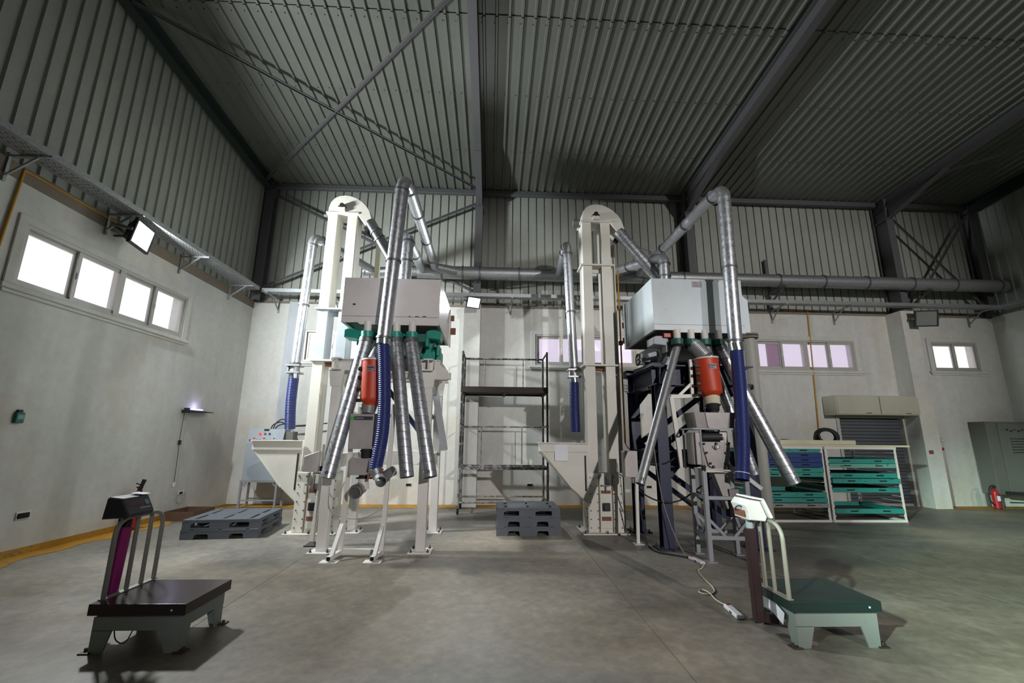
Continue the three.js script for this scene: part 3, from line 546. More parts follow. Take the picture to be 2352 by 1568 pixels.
// ---------------------------------------------------------------- separators under white hoods
function hood(x0, x1, y0, y1, z0, z1, mat, label, variant) {            // z0 = front
  const t = thing('separator_hood', label, 'hood', [(x0 + x1) / 2, y0, (z0 + z1) / 2]), k = 0.014;
  const notch = variant === 'A' ? [[x0, y1], [x0, y0], [x0 + 0.10, y0 - 0.005], [x0 + 0.22, y0], [x0 + 0.26, y0 - 0.03], [x1, y0 - 0.03], [x1, y1]] : [[x0, y1], [x0, y0], [x0 + 0.3, y0], [x0 + 0.36, y0 - 0.03], [x1, y0 - 0.03], [x1, y1]];
  const f = part(t, 'front_panel', prism(notch, z0 - k, z0, 0.003), mat);
  part(f, 'seam', bb(x0 + 0.01, x1 - 0.01, y0 + 0.082, y0 + 0.086, z0, z0 + 0.0015), mats.plateInkDark);
  part(t, 'back_panel', bb(x0, x1, y0, y1, z1, z1 + k), mat);
  part(t, 'side_panel', bb(x0, x0 + k, y0, y1, z1 + k, z0 - k, 0.003), mat);
  part(t, 'side_panel', bb(x1 - k, x1, y0, y1, z1 + k, z0 - k, 0.003), mat);
  part(t, 'top_panel', bb(x0, x1, y1 - k, y1 + 0.004, z1, z0, 0.003), mat);
  part(t, 'lower_rim', [bb(x0 + k, x0 + 0.05, y0, y0 + 0.03, z1 + 0.02, z0 - 0.02), bb(x1 - 0.05, x1 - k, y0, y0 + 0.03, z1 + 0.02, z0 - 0.02), bb(x0 + 0.02, x1 - 0.02, y0, y0 + 0.03, z1 + 0.015, z1 + 0.06)], mats.steelDull);
  part(t, 'inner_shade_sheet', bb(x0 + 0.03, x1 - 0.03, y0 + 0.20, y0 + 0.22, z1 + 0.03, z0 - 0.03), mats.hoodInnerShade);  // added dark sheet standing for the shade inside the hood
  if (variant === 'A') {
    part(t, 'latch_hole', cb(0.035, 0.018, 0.004, x0 + 0.16, y0 + 0.25, z0 + 0.001), mats.blackMatt);
    for (const [a, w] of [[0.77, 0.03], [0.87, 0.05], [0.97, 0.05]]) part(t, 'slot', cb(w, 0.008, 0.003, x0 + a + 0.15, y0 + 0.094, z0 + 0.001), mats.blackMatt);
    part(t, 'rear_guard', prismX([[7.25, y0 - 0.02], [7.42, y0 - 0.02], [7.42, y0 + 0.62], [7.32, y0 + 0.62], [7.22, y0 + 0.5], [7.25, y0 + 0.42]], x1 + 0.002, x1 + 0.02), mat);
    part(t, 'hinge_bracket', [bb(x1 + 0.02, x1 + 0.07, y0 + 0.44, y0 + 0.53, -7.42, -7.38, 0.004), bb(x1 + 0.02, x1 + 0.10, y0 + 0.20, y0 + 0.31, -7.42, -7.38, 0.004)], mats.brown);
  } else {
    const plate = part(t, 'name_plate', bb(x0 + 0.60, x0 + 0.74, y1 - 0.115, y1 - 0.03, z0 + 0.001, z0 + 0.004), mats.plateInk, 'grey name plate');
    const ln = []; for (let k2 = 0; k2 < 4; k2++) ln.push(bb(x0 + 0.615, x0 + 0.67 + 0.015 * k2, y1 - 0.045 - k2 * 0.02, y1 - 0.038 - k2 * 0.02, z0 + 0.004, z0 + 0.005)); part(plate, 'print_line', ln, mats.plateInkDark);
    part(t, 'side_cover', prism([[x1, y0], [x1 + 0.11, y0], [x1 + 0.11, y1 - 0.28], [x1 + 0.03, y1 - 0.2], [x1, y1 - 0.2]], z0 - 0.55, z0 - 0.06, 0.004), mat);
    part(t, 'corner_strip', bb(x0 - 0.012, x0 - 0.001, y0, y1, z1 + 0.05, z1 + 0.25), mats.paleGrey);
    part(t, 'hinge', [0.15, 0.42].map((h) => cb(0.02, 0.10, 0.03, x0 - 0.02, y0 + h, z1 + 0.02)), mats.brown);
  }
  return t;
}
hood(-2.07, -0.75, 2.925, 3.555, -5.90, -7.38, mats.hoodA, 'off-white steel hood on the left above green spout rings', 'A');
hood(2.27, 3.60, 2.925, 3.69, -6.00, -7.42, mats.hoodB, 'bluish white steel hood on the right with a grey name plate', 'B');

function separator(variant) {
  const A = variant === 'A', x0 = A ? -1.98 : 2.38, x1 = A ? -0.80 : 3.56, zf = A ? -5.93 : -6.02, zb = A ? -7.30 : -7.35, sx = A ? [-1.71, -1.50, -1.32, -1.11] : [2.60, 2.80, 3.00, 3.20];
  const body = A ? mats.green : mats.greyPaint, t = thing('grain_separator', A ? 'green vibrating separator under the left hood' : 'grey vibrating separator with a handwheel under the right hood', 'machine', [(x0 + x1) / 2, 2.42, (zf + zb) / 2]);
  part(t, 'deck', bb(x0 + 0.12, x1 - 0.12, 2.70, 2.82, zb + 0.1, zf - 0.14, 0.01), A ? mats.greenDark : mats.steelDull);
  part(t, 'deck_frame', [bb(x0 + 0.10, x0 + 0.14, 2.64, 2.84, zb, zf - 0.12, 0.004), bb(x1 - 0.14, x1 - 0.10, 2.64, 2.84, zb, zf - 0.12, 0.004), bb(x0 + 0.1, x1 - 0.1, 2.64, 2.72, zb, zb + 0.06, 0.004)], body);
  for (const s of sx) {
    part(t, 'sleeve', rod([s, 2.79, zf], [s, 2.935, zf], 0.052, 18), mats.plastic);
    part(t, 'spout_ring', rod([s, 2.72, zf], [s, 2.80, zf], 0.082, 22), A ? mats.green : mats.greenDark);
    part(t, 'clamp_band', rod([s, 2.685, zf], [s, 2.718, zf], 0.086, 22), mats.blackMatt);
  }
  part(t, 'spout_bar', bb(sx[0] - 0.02, sx[3] + 0.02, 2.69, 2.715, zf - 0.06, zf - 0.02), mats.blackMatt);
  for (const [x, z] of [[x0 + 0.02, zf - 0.25], [x1 - 0.03, zf - 0.25]]) part(t, 'drum_cover', prism([[x - 0.10, 2.75], [x + 0.09, 2.73], [x + 0.10, 2.84], [x + 0.03, 2.87], [x - 0.05, 2.87], [x - 0.10, 2.85]], z - 0.14, z + 0.14, 0.008), A ? mats.green : mats.greyPaint);
  for (const x of [x0 + 0.10, x1 - 0.16]) for (const z of [zf - 0.35, zb + 0.25]) {
    part(t, 'support_leg', [prism([[x - 0.05, 2.44], [x + 0.13, 2.44], [x + 0.13, 2.50], [x + 0.07, 2.60], [x + 0.11, 2.72], [x - 0.03, 2.72], [x + 0.0, 2.60], [x - 0.05, 2.5]], z - 0.06, z + 0.06, 0.006)], body);
  }
  part(t, 'drive_housing', prismX(A ? [[6.35, 2.44], [7.1, 2.44], [7.1, 2.66], [6.9, 2.72], [6.5, 2.72], [6.35, 2.62]] : [[6.5, 2.44], [7.1, 2.44], [7.1, 2.68], [6.6, 2.68]], x1 - 0.24, x1 - 0.04), A ? mats.green : mats.greyPaint);
  part(t, 'drive_shaft', rod([x0 + 0.1, 2.56, -6.8], [x1 - 0.1, 2.56, -6.8], 0.05, 14), mats.steelGrey);
  if (!A) {
    const hw = part(t, 'handwheel', new THREE.TorusGeometry(0.085, 0.011, 8, 28).rotateY(Math.PI / 2).translate(2.22, 2.60, -6.62), mats.black);
    part(hw, 'spoke', [bar([2.22, 2.52, -6.62], [2.22, 2.68, -6.62], 0.012, 0.012), bar([2.22, 2.60, -6.70], [2.22, 2.60, -6.54], 0.012, 0.012)], mats.black);
    part(hw, 'spindle', cone([2.22, 2.60, -6.62], [2.50, 2.60, -6.62], 0.018, 0.05, 12), mats.greyPaint);
    part(t, 'swing_arm', prism([[2.30, 2.66], [2.56, 2.74], [2.64, 2.74], [2.62, 2.56], [2.66, 2.44], [2.52, 2.44], [2.55, 2.56], [2.50, 2.64], [2.32, 2.60]], -6.50, -6.40, 0.006), mats.greyPaint);
    part(t, 'warning_block', bb(2.44, 2.56, 2.84, 2.90, zf - 0.12, zf - 0.06, 0.004), mats.red, 'red block');
  } else {
    part(t, 'motor_guard', [bb(x1 - 0.03, x1 + 0.03, 2.40, 2.66, -6.75, -6.35, 0.02), bb(x1 - 0.02, x1 + 0.02, 2.55, 2.72, -6.6, -6.3, 0.015)], mats.green);
  }
  return t;
}
separator('A'); separator('B');

// ---------------------------------------------------------------- platforms
function plateFoot(t, x, z, mat, s = 0.14) {
  part(t, 'base_plate', bb(x - s, x + s, 0, 0.016, z - s, z + s, 0.004), mat);
  for (const [a, b] of [[-1, -1], [1, -1], [-1, 1], [1, 1]]) part(t, 'anchor_bolt', [rod([x + a * s * 0.74, 0.016, z + b * s * 0.74], [x + a * s * 0.74, 0.055, z + b * s * 0.74], 0.008, 6), ring([x + a * s * 0.74, 0.024, z + b * s * 0.74], [0, 1, 0], 0.010, 0.014, 0.006, 6)], mats.boltDark);
}
{
  const t = thing('steel_platform', 'white painted steel platform carrying the left hood', 'platform', [-1.47, 0, -6.66]), X = [-2.09, -0.87], Z = [-6.06, -7.27], w = 0.06;
  for (const x of X) for (const z of Z) {
    part(t, 'leg', bb(x - w, x + w, 0.016, 2.28, z - w, z + w, 0.006), mats.white); plateFoot(t, x, z, mats.white);
    part(t, 'gusset', prism([[x - 0.10, 2.28], [x + 0.10, 2.28], [x + 0.07, 2.06], [x - 0.07, 2.06]], z + w, z + w + 0.01), mats.white);
  }
  for (const z of Z) part(t, 'top_beam', ibeam([X[0] - 0.1, 2.36, z], [X[1] + 0.14, 2.36, z], 0.16, 0.12), mats.white);
  for (const x of X) part(t, 'top_beam', ibeam([x, 2.36, Z[0] + 0.14], [x, 2.36, Z[1] - 0.1], 0.16, 0.12), mats.white);
  part(t, 'mid_beam', bb(X[0] + w, X[1] - w, 0.99, 1.20, Z[1] - 0.04, Z[1] + 0.04, 0.005), mats.white);
  for (const x of X) part(t, 'mid_beam', bb(x - 0.03, x + 0.03, 1.0, 1.18, Z[1] + w, Z[0] - w, 0.005), mats.white);
  part(t, 'diagonal', bar([-1.75, 2.24, -7.27], [-0.93, 1.22, -7.27], 0.035, 0.075), mats.navy, 'diagonal brace with its shade painted in as navy');  // navy here paints in the shade on a brace of the white frame
  part(t, 'diagonal', bar([-1.30, 2.24, -7.22], [-0.93, 1.70, -7.22], 0.03, 0.05), mats.greyPaint);
  part(t, 'collecting_pan', frustum([-1.02, -0.84, 2.03, -6.5, -6.15], [-1.22, -0.72, 2.44, -6.9, -6.02]), mats.white); part(t, 'collecting_pan', frustum([-2.05, -1.80, 2.06, -6.7, -6.3], [-2.20, -1.72, 2.44, -6.9, -6.02]), mats.white);
  part(t, 'corner_bracket', [prism([[-0.80, 2.44], [-0.62, 2.30], [-0.62, 2.17], [-0.80, 2.17]], -6.12, -6.00, 0.004), bb(-0.62, -0.575, 2.18, 2.27, -6.10, -6.02, 0.004)], mats.cream);
  part(t, 'riser_post', bb(-2.11, -2.03, 2.40, 4.95, -7.50, -7.42, 0.004), mats.board, 'tan post behind the hood'); part(t, 'conduit', rod([-1.90, 2.4, -7.50], [-1.90, 4.35, -7.50], 0.018, 8), mats.conduit, 'yellow conduit');
  part(t, 'side_chute', bar([-0.91, 2.26, -6.85], [-0.70, 1.22, -6.85], 0.10, 0.02), mats.greyPaint, 'grey sheet chute leaning on the leg');
}
{
  const t = thing('steel_platform', 'navy blue steel platform carrying the right hood', 'platform', [2.95, 0, -6.77]), X = [2.35, 3.57], Z = [-6.20, -7.33];
  for (const x of X) for (const z of Z) {
    part(t, 'leg', ibeam([x, 0.016, z], [x, 2.18, z], 0.15, 0.15, 0.012, 0.010, [0, 0, 1]), mats.navy); plateFoot(t, x, z, mats.navy, 0.15);
    const q = x === X[0] ? 1 : -1; part(t, 'gusset', prism([[x + q * 0.07, 2.16], [x + q * 0.26, 2.16], [x + q * 0.07, 1.93]], z - 0.006, z + 0.006), mats.navy); const e = z === Z[0] ? -1 : 1; part(t, 'gusset', prismX([[-z - e * 0.07, 2.16], [-z - e * 0.30, 2.16], [-z - e * 0.07, 1.90]], x - 0.006, x + 0.006), mats.navy);
  }
  for (const z of Z) part(t, 'top_beam', ibeam([X[0] - 0.08, 2.29, z], [X[1] + 0.08, 2.29, z], 0.26, 0.15), mats.navy);
  for (const x of X) part(t, 'top_beam', ibeam([x, 2.29, Z[0] + 0.12], [x, 2.29, Z[1] - 0.12], 0.26, 0.15), mats.navy);
  part(t, 'deck_plate', bb(X[0] - 0.12, X[1] + 0.12, 2.42, 2.435, Z[1] - 0.14, Z[0] + 0.14), mats.navy);
  for (const z of Z) part(t, 'mid_beam', ibeam([X[0], 1.15, z], [X[1], 1.15, z], 0.21, 0.13), mats.navy);
  for (const x of X) part(t, 'mid_beam', ibeam([x, 1.15, Z[0]], [x, 1.15, Z[1]], 0.21, 0.13), mats.navy);
  for (const z of [Z[0] - 0.02, Z[1] + 0.02]) {
    part(t, 'diagonal', bar([X[0] + 0.05, 1.34, z], [X[1] - 0.05, 2.14, z], 0.03, 0.085), mats.navy);
    part(t, 'diagonal', bar([X[0] + 0.05, 0.98, z], [X[1] - 0.05, 0.18, z], 0.03, 0.075), mats.navy);
    part(t, 'gusset', prism([[X[0] + 0.07, 1.05], [X[0] + 0.26, 1.05], [X[0] + 0.07, 0.86]].reverse(), z - 0.005, z + 0.005), mats.navy); part(t, 'gusset', [prism([[X[0] + 0.07, 1.26], [X[0] + 0.07, 1.44], [X[0] + 0.2, 1.26]].reverse(), z - 0.005, z + 0.005)], mats.navy);
  }
  part(t, 'corner_bracket', [bar([2.36, 2.46, -6.16], [2.30, 2.46, -6.9], 0.14, 0.05), bb(2.20, 2.34, 2.40, 2.52, -7.35, -7.18, 0.006)], mats.navy);
  part(t, 'cover_angle', [bb(2.27, 2.40, 2.13, 2.15, -6.46, -6.40), bar([2.40, 2.14, -6.43], [2.36, 1.55, -6.43], 0.018, 0.018)], mats.greyPaint);
}

// ---------------------------------------------------------------- ducts and pipes
function flanges(t, pts, r, spots, mat = mats.clampSteel) {              // clamp rings at fractions of the path
  const L = [0]; for (let i = 1; i < pts.length; i++) L.push(L[i - 1] + pts[i].distanceTo(pts[i - 1]));
  for (const s of spots) {
    const d = s * L.at(-1); let i = 1; while (i < L.length - 1 && L[i] < d) i++;
    const p = pts[i - 1].clone().lerp(pts[i], (d - L[i - 1]) / (L[i] - L[i - 1])), dir = pts[i].clone().sub(pts[i - 1]);
    part(t, 'clamp_ring', ring(p.toArray(), dir.toArray(), r, 0.026, 0.014), mat);
  }
}
function pipe(name, label, category, pts, r, { rad = 0.2, mat = mats.galv, fl = [], group, rf = null, inner = 0, stepLen = 0.4, base } = {}) {
  const p = resample(fillet(pts, rad, 8), stepLen), t = thing(name, label, category, base ?? pts[0], 0, group);
  part(t, 'pipe', sweep(p, r, { rf, seg: rf ? 28 : 24, inner }), mat); flanges(t, p, r, fl); return t;
}
function hose(t, pts, r) {
  const p = resample(pts.map((q) => V(...q)).length > 2 ? smooth(pts, 60) : pts.map((q) => V(...q)), 0.0055);
  return part(t, 'flexible_hose', sweep(p, r, { seg: 22, rf: (l) => 0.003 * Math.cos((l / 0.026) * 6.2832), inner: r - 0.008 }), mats.hose, 'blue ribbed hose');
}
// tall suction pipes in front of the hoods: elbow, run back to the main duct, hose below
{
  const t = pipe('suction_pipe', 'tall galvanised pipe with a blue hose in front of the left hood', 'pipe', [[-1.40, 2.62, -5.60], [-1.29, 4.90, -5.60], [-1.27, 4.97, -6.0], [-1.33, 5.10, -9.42]], 0.088, { rad: 0.16, fl: [0.004, 0.177, 0.348, 0.43, 0.56, 0.74, 0.9], base: [-1.40, 1.0, -5.6] });
  part(t, 'hose_collar', rod([-1.403, 2.56, -5.6], [-1.397, 2.64, -5.6], 0.092, 22), mats.galvShiny);
  hose(t, [[-1.403, 2.60, -5.60], [-1.36, 2.2, -5.58], [-1.325, 1.75, -5.56], [-1.325, 1.42, -5.55], [-1.375, 1.03, -5.55]], 0.076);
  const y = part(t, 'y_branch', [cone([-1.375, 1.03, -5.55], [-1.33, 0.93, -5.54], 0.082, 0.06), ...rod([-1.33, 0.95, -5.56], [-1.255, 0.905, -5.36], 0.062, 22, 0.056), ...rod([-1.30, 0.93, -5.56], [-1.15, 1.02, -5.50], 0.056, 20, 0.05)], mats.galvDull);
  part(y, 'end_plate', bar([-1.135, 1.03, -5.50], [-1.175, 0.95, -5.48], 0.10, 0.012), mats.greyPaint);
  part(y, 'clamp_lever', [bb(-1.46, -1.43, 0.92, 0.98, -5.56, -5.53), bb(-1.30, -1.27, 1.0, 1.04, -5.5, -5.47)], mats.brown);
  const u = pipe('suction_pipe', 'tall galvanised pipe with a blue hose in front of the right hood', 'pipe', [[3.20, 2.62, -5.60], [3.25, 4.92, -5.60], [3.25, 4.98, -6.0], [3.30, 5.10, -9.42]], 0.088, { rad: 0.16, fl: [0.012, 0.182, 0.42, 0.58, 0.75], base: [3.2, 0.94, -5.6] });
  part(u, 'hose_collar', rod([3.205, 2.56, -5.6], [3.201, 2.66, -5.6], 0.092, 22), mats.galvShiny);
  hose(u, [[3.205, 2.58, -5.60], [3.185, 2.0, -5.58], [3.11, 1.4, -5.50], [3.005, 0.945, -5.41]], 0.080);
  part(u, 'tie_band', ring([3.022, 1.02, -5.425], [0.22, 1, -0.18], 0.084, 0.008, 0.002), mats.whitePlastic);
}
// slimmer drop pipes beside the elevators
for (const [lab, x, xt, back, z] of [['galvanised drop pipe with a blue hose left of the left elevator', -3.355, -3.29, [-2.75, 5.06, -9.42], -7.6], ['galvanised drop pipe with a blue hose left of the right elevator', 1.41, 1.325, [1.45, 5.06, -9.42], -7.6]]) {
  const t = pipe('drop_pipe', lab, 'pipe', [[x, 2.60, z], [xt, 4.93, z], [xt + (back[0] - xt) * 0.15, 4.98, z - 0.3], back], 0.078, { rad: 0.15, fl: [0.003, 0.25, 0.52, 0.60, 0.68], base: [x, 1.5, z] });
  part(t, 'slide_gate', [rod([x, 2.44, z], [x, 2.61, z], 0.082, 22), bb(x - 0.11, x + 0.11, 2.56, 2.585, z - 0.11, z + 0.11), bb(x - 0.11, x + 0.11, 2.44, 2.465, z - 0.11, z + 0.11), bb(x - 0.095, x - 0.08, 2.46, 2.57, z - 0.04, z + 0.06)], mats.galvDull);
  part(t, 'hose_collar', rod([x, 2.36, z], [x, 2.46, z], 0.084, 20), mats.galvShiny);
  hose(t, [[x, 2.40, z], [x + 0.0, 1.95, z], [x + 0.012 * Math.sign(-x) + 0.02, 1.52, z]], 0.082);
}
// main extraction duct along the back wall
{
  const t = thing('extraction_duct', 'long horizontal galvanised duct along the back wall', 'duct', [-2.9, 5.07, -9.5]);
  part(t, 'duct_section', rod([-1.75, 5.07, -9.55], [12.18, 5.07, -9.55], 0.148, 30), mats.galvDull);
  part(t, 'duct_section', rod([-2.95, 5.05, -9.55], [-1.74, 5.07, -9.55], 0.10, 26), mats.galvDull);
  for (const x of [-2.9, -2.3, -1.75, -1.2, -0.72, -0.34, 0.55, 1.62, 3.4, 4.35, 5.55, 6.62, 7.70, 8.75, 9.85, 10.9, 12.0]) part(t, 'clamp_ring', ring([x, 5.07, -9.55], [1, 0, 0], x < -1.74 ? 0.10 : 0.148, 0.03, 0.016, 28), mats.clampSteel);
  for (const [x, r] of [[-1.33, 0.088], [3.30, 0.088], [1.45, 0.08], [-1.62, 0.085], [2.45, 0.085]]) part(t, 'branch_collar', cone([x - 0.0, 5.09, -9.28], [x + 0.45, 5.07, -9.50], r + 0.004, r + 0.03, 22), mats.galvDull);
  part(t, 'end_cap', ring([12.19, 5.07, -9.55], [1, 0, 0], 0.148, 0.02, 0.004, 28), mats.steelGrey);
  for (const x of [6.72, 10.25]) part(t, 'support_bracket', [bb(x - 0.035, x + 0.035, 4.45, x < 8 ? 5.80 : 5.0, ZB + 0.0, ZB + 0.06), bar([x, 4.66, ZB + 0.03], [x + 0.02, 4.90, -9.55], 0.035, 0.035), bar([x, 4.90, ZB], [x, 4.90, -9.4], 0.035, 0.03)], mats.steelGrey);
  for (const x of [0.1, 3.9, -0.38]) part(t, 'support_bracket', [bar([x, 4.90, ZB], [x, 4.90, -9.4], 0.035, 0.03), bb(x - 0.02, x + 0.02, 4.45, 4.92, ZB, ZB + 0.05)], mats.steelGrey);
}
// pipes on top of the hoods
pipe('hood_vent', 'galvanised vent pipe rising from the left hood to the main duct', 'pipe', [[-1.40, 3.555, -6.60], [-1.38, 4.50, -6.60], [-1.45, 4.60, -6.95], [-1.62, 5.08, -9.40]], 0.092, { rad: 0.14, fl: [0.145, 0.23, 0.36, 0.6] });
pipe('hood_vent', 'galvanised vent pipe rising from the right hood to the main duct', 'pipe', [[2.76, 3.69, -6.70], [2.77, 4.32, -6.70], [2.70, 4.42, -7.0], [2.40, 5.05, -9.42]], 0.085, { rad: 0.12, fl: [0.09, 0.15, 0.28, 0.55] });
pipe('feed_spout', 'smooth shiny spout from the left elevator head into the hood', 'pipe', [[-2.17, 5.04, -7.16], [-1.27, 3.56, -7.08]], 0.088, { mat: mats.galvShiny, fl: [0.13, 0.22] });
part(pipe('feed_spout', 'spiral-seamed spout from the right elevator head into the hood', 'pipe', [[2.16, 4.98, -7.14], [3.08, 3.70, -7.0]], 0.098), 'lock_seam', seam([2.16, 4.98, -7.14], [3.08, 3.70, -7.0], 0.098, 0.11), mats.clampSteel);
single('spout_outlet_foot', 'small tan foot of the spout on top of the right hood', 'fitting', frustum([2.98, 3.2, 3.69, -7.12, -6.88], [3.0, 3.16, 3.78, -7.10, -6.92]), mats.board);
// discharge ducts fanning out below the hoods
const outlet = (t, p, d) => { const q = V(...p).addScaledVector(V(...d).normalize(), -0.05); part(t, 'hook', new THREE.TorusGeometry(0.014, 0.004, 6, 12).translate(q.x, q.y, q.z), mats.black); };
function discharge(label, a, b, r, smoothWall = false) {
  const t = pipe('discharge_duct', label, 'duct', [a, b], r, { inner: r - 0.006, mat: smoothWall ? mats.galvDull : mats.galv, base: b });
  const d = V(...b).sub(V(...a)).normalize(); if (!smoothWall) { t.children[0].name = 'spiral_pipe'; part(t, 'lock_seam', seam(a, b, r, 0.096), mats.clampSteel); }
  part(t, 'top_collar', rod(V(...a).addScaledVector(d, 0.0).toArray(), V(...a).addScaledVector(d, 0.06).toArray(), r + 0.008, 22), mats.clampSteel);
  outlet(t, [b[0], b[1] + 0.02, b[2] + r - 0.002], d.toArray()); return t;
}
discharge('spiral discharge duct leaning left in front of the white platform', [-1.71, 2.70, -5.93], [-1.95, 0.92, -5.62], 0.088);
discharge('spiral discharge duct hanging right of the blue hose', [-1.32, 2.70, -5.93], [-1.01, 0.935, -5.62], 0.084);
discharge('rightmost spiral discharge duct in front of the white platform', [-1.12, 2.70, -5.93], [-0.735, 0.935, -5.62], 0.088);
discharge('smooth discharge pipe leaning left in front of the navy platform', [2.60, 2.72, -6.02], [1.81, 0.875, -5.55], 0.055, true);
discharge('long spiral discharge duct reaching right towards the tray racks', [3.20, 2.70, -6.02], [3.86, 0.875, -5.74], 0.088);
discharge('spiral discharge duct partly hidden behind the right blue hose', [3.00, 2.70, -6.02], [3.46, 0.97, -5.92], 0.072);
pipe('inlet_pipe', 'short grey pipe from the left spouts to the orange drum', 'pipe', [[-1.50, 2.70, -5.93], [-1.58, 2.40, -5.84]], 0.078, { mat: mats.galvDull, fl: [] });
pipe('inlet_pipe', 'ribbed grey pipe from the right spouts to the orange drum', 'pipe', [[2.83, 2.72, -6.02], [2.95, 2.52, -5.92]], 0.105, { mat: mats.galvDull, rf: (l) => 0.003 * Math.cos(l * 300), stepLen: 0.006 });
// white standpipe with a rusty flange behind the navy platform
{
  const t = thing('standpipe', 'white standpipe with a rusty flange right of the navy platform', 'pipe', [4.48, 0, -7.7]);
  part(t, 'pipe', rod([4.60, 0, -7.6], [4.60, 3.22, -7.6], 0.095, 24), mats.standpipe);
  part(t, 'flange', [rod([4.60, 3.20, -7.6], [4.60, 3.235, -7.6], 0.155, 26), ...rod([4.60, 3.25, -7.6], [4.60, 3.28, -7.6], 0.155, 26)], mats.rustEdge);
  part(t, 'valve_knob', rod([4.44, 2.32, -7.52], [4.52, 2.32, -7.54], 0.05, 14), mats.black);
}

// ---------------------------------------------------------------- magnet drums, feeders and their stands
function drum(label, x, z, y0, y1, r, lean) {
  const t = thing('magnet_drum', label, 'drum', [x, y0, z]), d = V(lean, -1, 0.02).normalize(), top = V(x, y1, z), at = (s) => top.clone().addScaledVector(d, s).toArray(), L = y1 - y0;
  part(t, 'shell', sweep([at(0), at(0.02), at(L - 0.09), at(L - 0.05), at(L - 0.03), at(L)].map((p) => V(...p)), (k) => [r, r, r, r * 0.96, r * 0.72, r * 0.68][Math.round(k * 5)], { seg: 30 }), mats.orange);
  part(t, 'rim', ring(at(0.0), d.toArray(), r, 0.02, 0.008, 30), mats.plastic);
  const lab = part(t, 'nameplate', bb(x + r * 0.05 - 0.045, x + r * 0.05 + 0.05, y1 - 0.16, y1 - 0.09, z + r * 0.93, z + r * 1.045), mats.plateInk);
  part(lab, 'print_line', [bb(x - 0.03, x + 0.05, y1 - 0.12, y1 - 0.105, z + r * 1.04, z + r * 1.06), bb(x - 0.03, x + 0.02, y1 - 0.145, y1 - 0.135, z + r * 1.04, z + r * 1.06)], mats.labelDark);
  for (const s of [0.10, 0.20, 0.33, 0.45]) part(t, 'toggle_clip', bb(x - r * 0.98 - 0.03, x - r * 0.8, y1 - s * (L / 0.5) - 0.02, y1 - s * (L / 0.5) + 0.02, z + 0.03, z + 0.07, 0.005), mats.black);
  return t;
}
drum('orange magnet drum hanging beside the left blue hose', -1.565, -5.80, 1.80, 2.385, 0.136, 0.02);
drum('orange magnet drum with dark patches on the right machine', 2.93, -5.90, 1.97, 2.50, 0.155, 0.045);
{
  const t = thing('feeder_unit', 'grey steel feeder boxes with a green and dark label strip on a white stand', 'machine', [-1.57, 0, -5.7]);
  part(t, 'inlet_cone', cone([-1.57, 1.80, -5.80], [-1.57, 1.68, -5.76], 0.098, 0.075, 22), mats.steelDull);
  const b = part(t, 'control_box', bb(-1.765, -1.475, 1.26, 1.685, -5.88, -5.68, 0.006), mats.steel);
  part(b, 'rear_housing', bb(-1.477, -1.42, 1.28, 1.67, -5.88, -5.74, 0.004), mats.steel);
  const s = part(b, 'label_strip', bb(-1.715, -1.485, 1.612, 1.655, -5.68, -5.677), mats.labelDark, 'dark label strip');
  part(s, 'green_square', bb(-1.757, -1.715, 1.612, 1.655, -5.68, -5.676), mats.labelGreen); part(s, 'print_line', bb(-1.70, -1.60, 1.629, 1.637, -5.677, -5.6755), mats.labelLine);
  part(t, 'rubber_ring', [rod([-1.545, 1.15, -5.74], [-1.545, 1.26, -5.74], 0.066, 20), ring([-1.545, 1.235, -5.74], [0, 1, 0], 0.066, 0.02, 0.012)], mats.rubber);
  part(t, 'lower_box', bb(-1.725, -1.495, 0.95, 1.155, -5.82, -5.69, 0.005), mats.steel);
  part(t, 'outlet_ring', [rod([-1.545, 0.91, -5.74], [-1.545, 0.95, -5.74], 0.070, 20), bb(-1.64, -1.45, 0.905, 0.922, -5.78, -5.70)], mats.rubber);
  const w = part(t, 'sight_tube', rod([-1.545, 0.78, -5.74], [-1.56, 0.91, -5.74], 0.062, 20), mats.plastic);
  const o = part(t, 'outlet_spout', rod([-1.585, 0.80, -5.76], [-1.60, 0.76, -5.55], 0.074, 22, 0.066), mats.galvDull); part(o, 'clamp_ring', ring([-1.597, 0.77, -5.59], [0, -0.18, 1], 0.074, 0.02, 0.008), mats.clampSteel);
  for (const [x0, x1, yt] of [[-1.80, -1.775, 1.72], [-1.31, -1.27, 1.82]]) {
    part(t, 'stand_post', bar([x0, 0.03, -5.86], [x1, yt, -5.86], 0.052, 0.052), mats.white);
    part(t, 'skid', [bar([x0 - 0.0, 0.045, -5.90], [x0 - 0.03, 0.045, -5.54], 0.05, 0.05)], mats.white);
    part(t, 'skid_end_shade', bb(x0 - 0.05, x0 - 0.01, 0.026, 0.064, -5.538, -5.535), mats.blackMatt);  // black plate painting the shade inside the open tube end
    part(t, 'foot_plate', bb(x0 - 0.13, x0 + 0.07, 0, 0.008, -5.66, -5.52), mats.white);
    part(t, 'stand_brace', bar([x0 - 0.02, 0.06, -5.62], [x0 + 0.0, 0.36, -5.85], 0.045, 0.045), mats.white);
  }
  part(t, 'cross_rail', bb(-1.78, -1.33, 0.02, 0.075, -5.90, -5.86, 0.004), mats.white);
  part(t, 'top_rail', [bb(-1.80, -1.27, 1.66, 1.70, -5.90, -5.86, 0.004), rod([-1.70, 1.66, -5.85], [-1.70, 1.78, -5.85], 0.02, 10), rod([-1.65, 1.66, -5.85], [-1.65, 1.78, -5.85], 0.02, 10)], mats.cream);
}
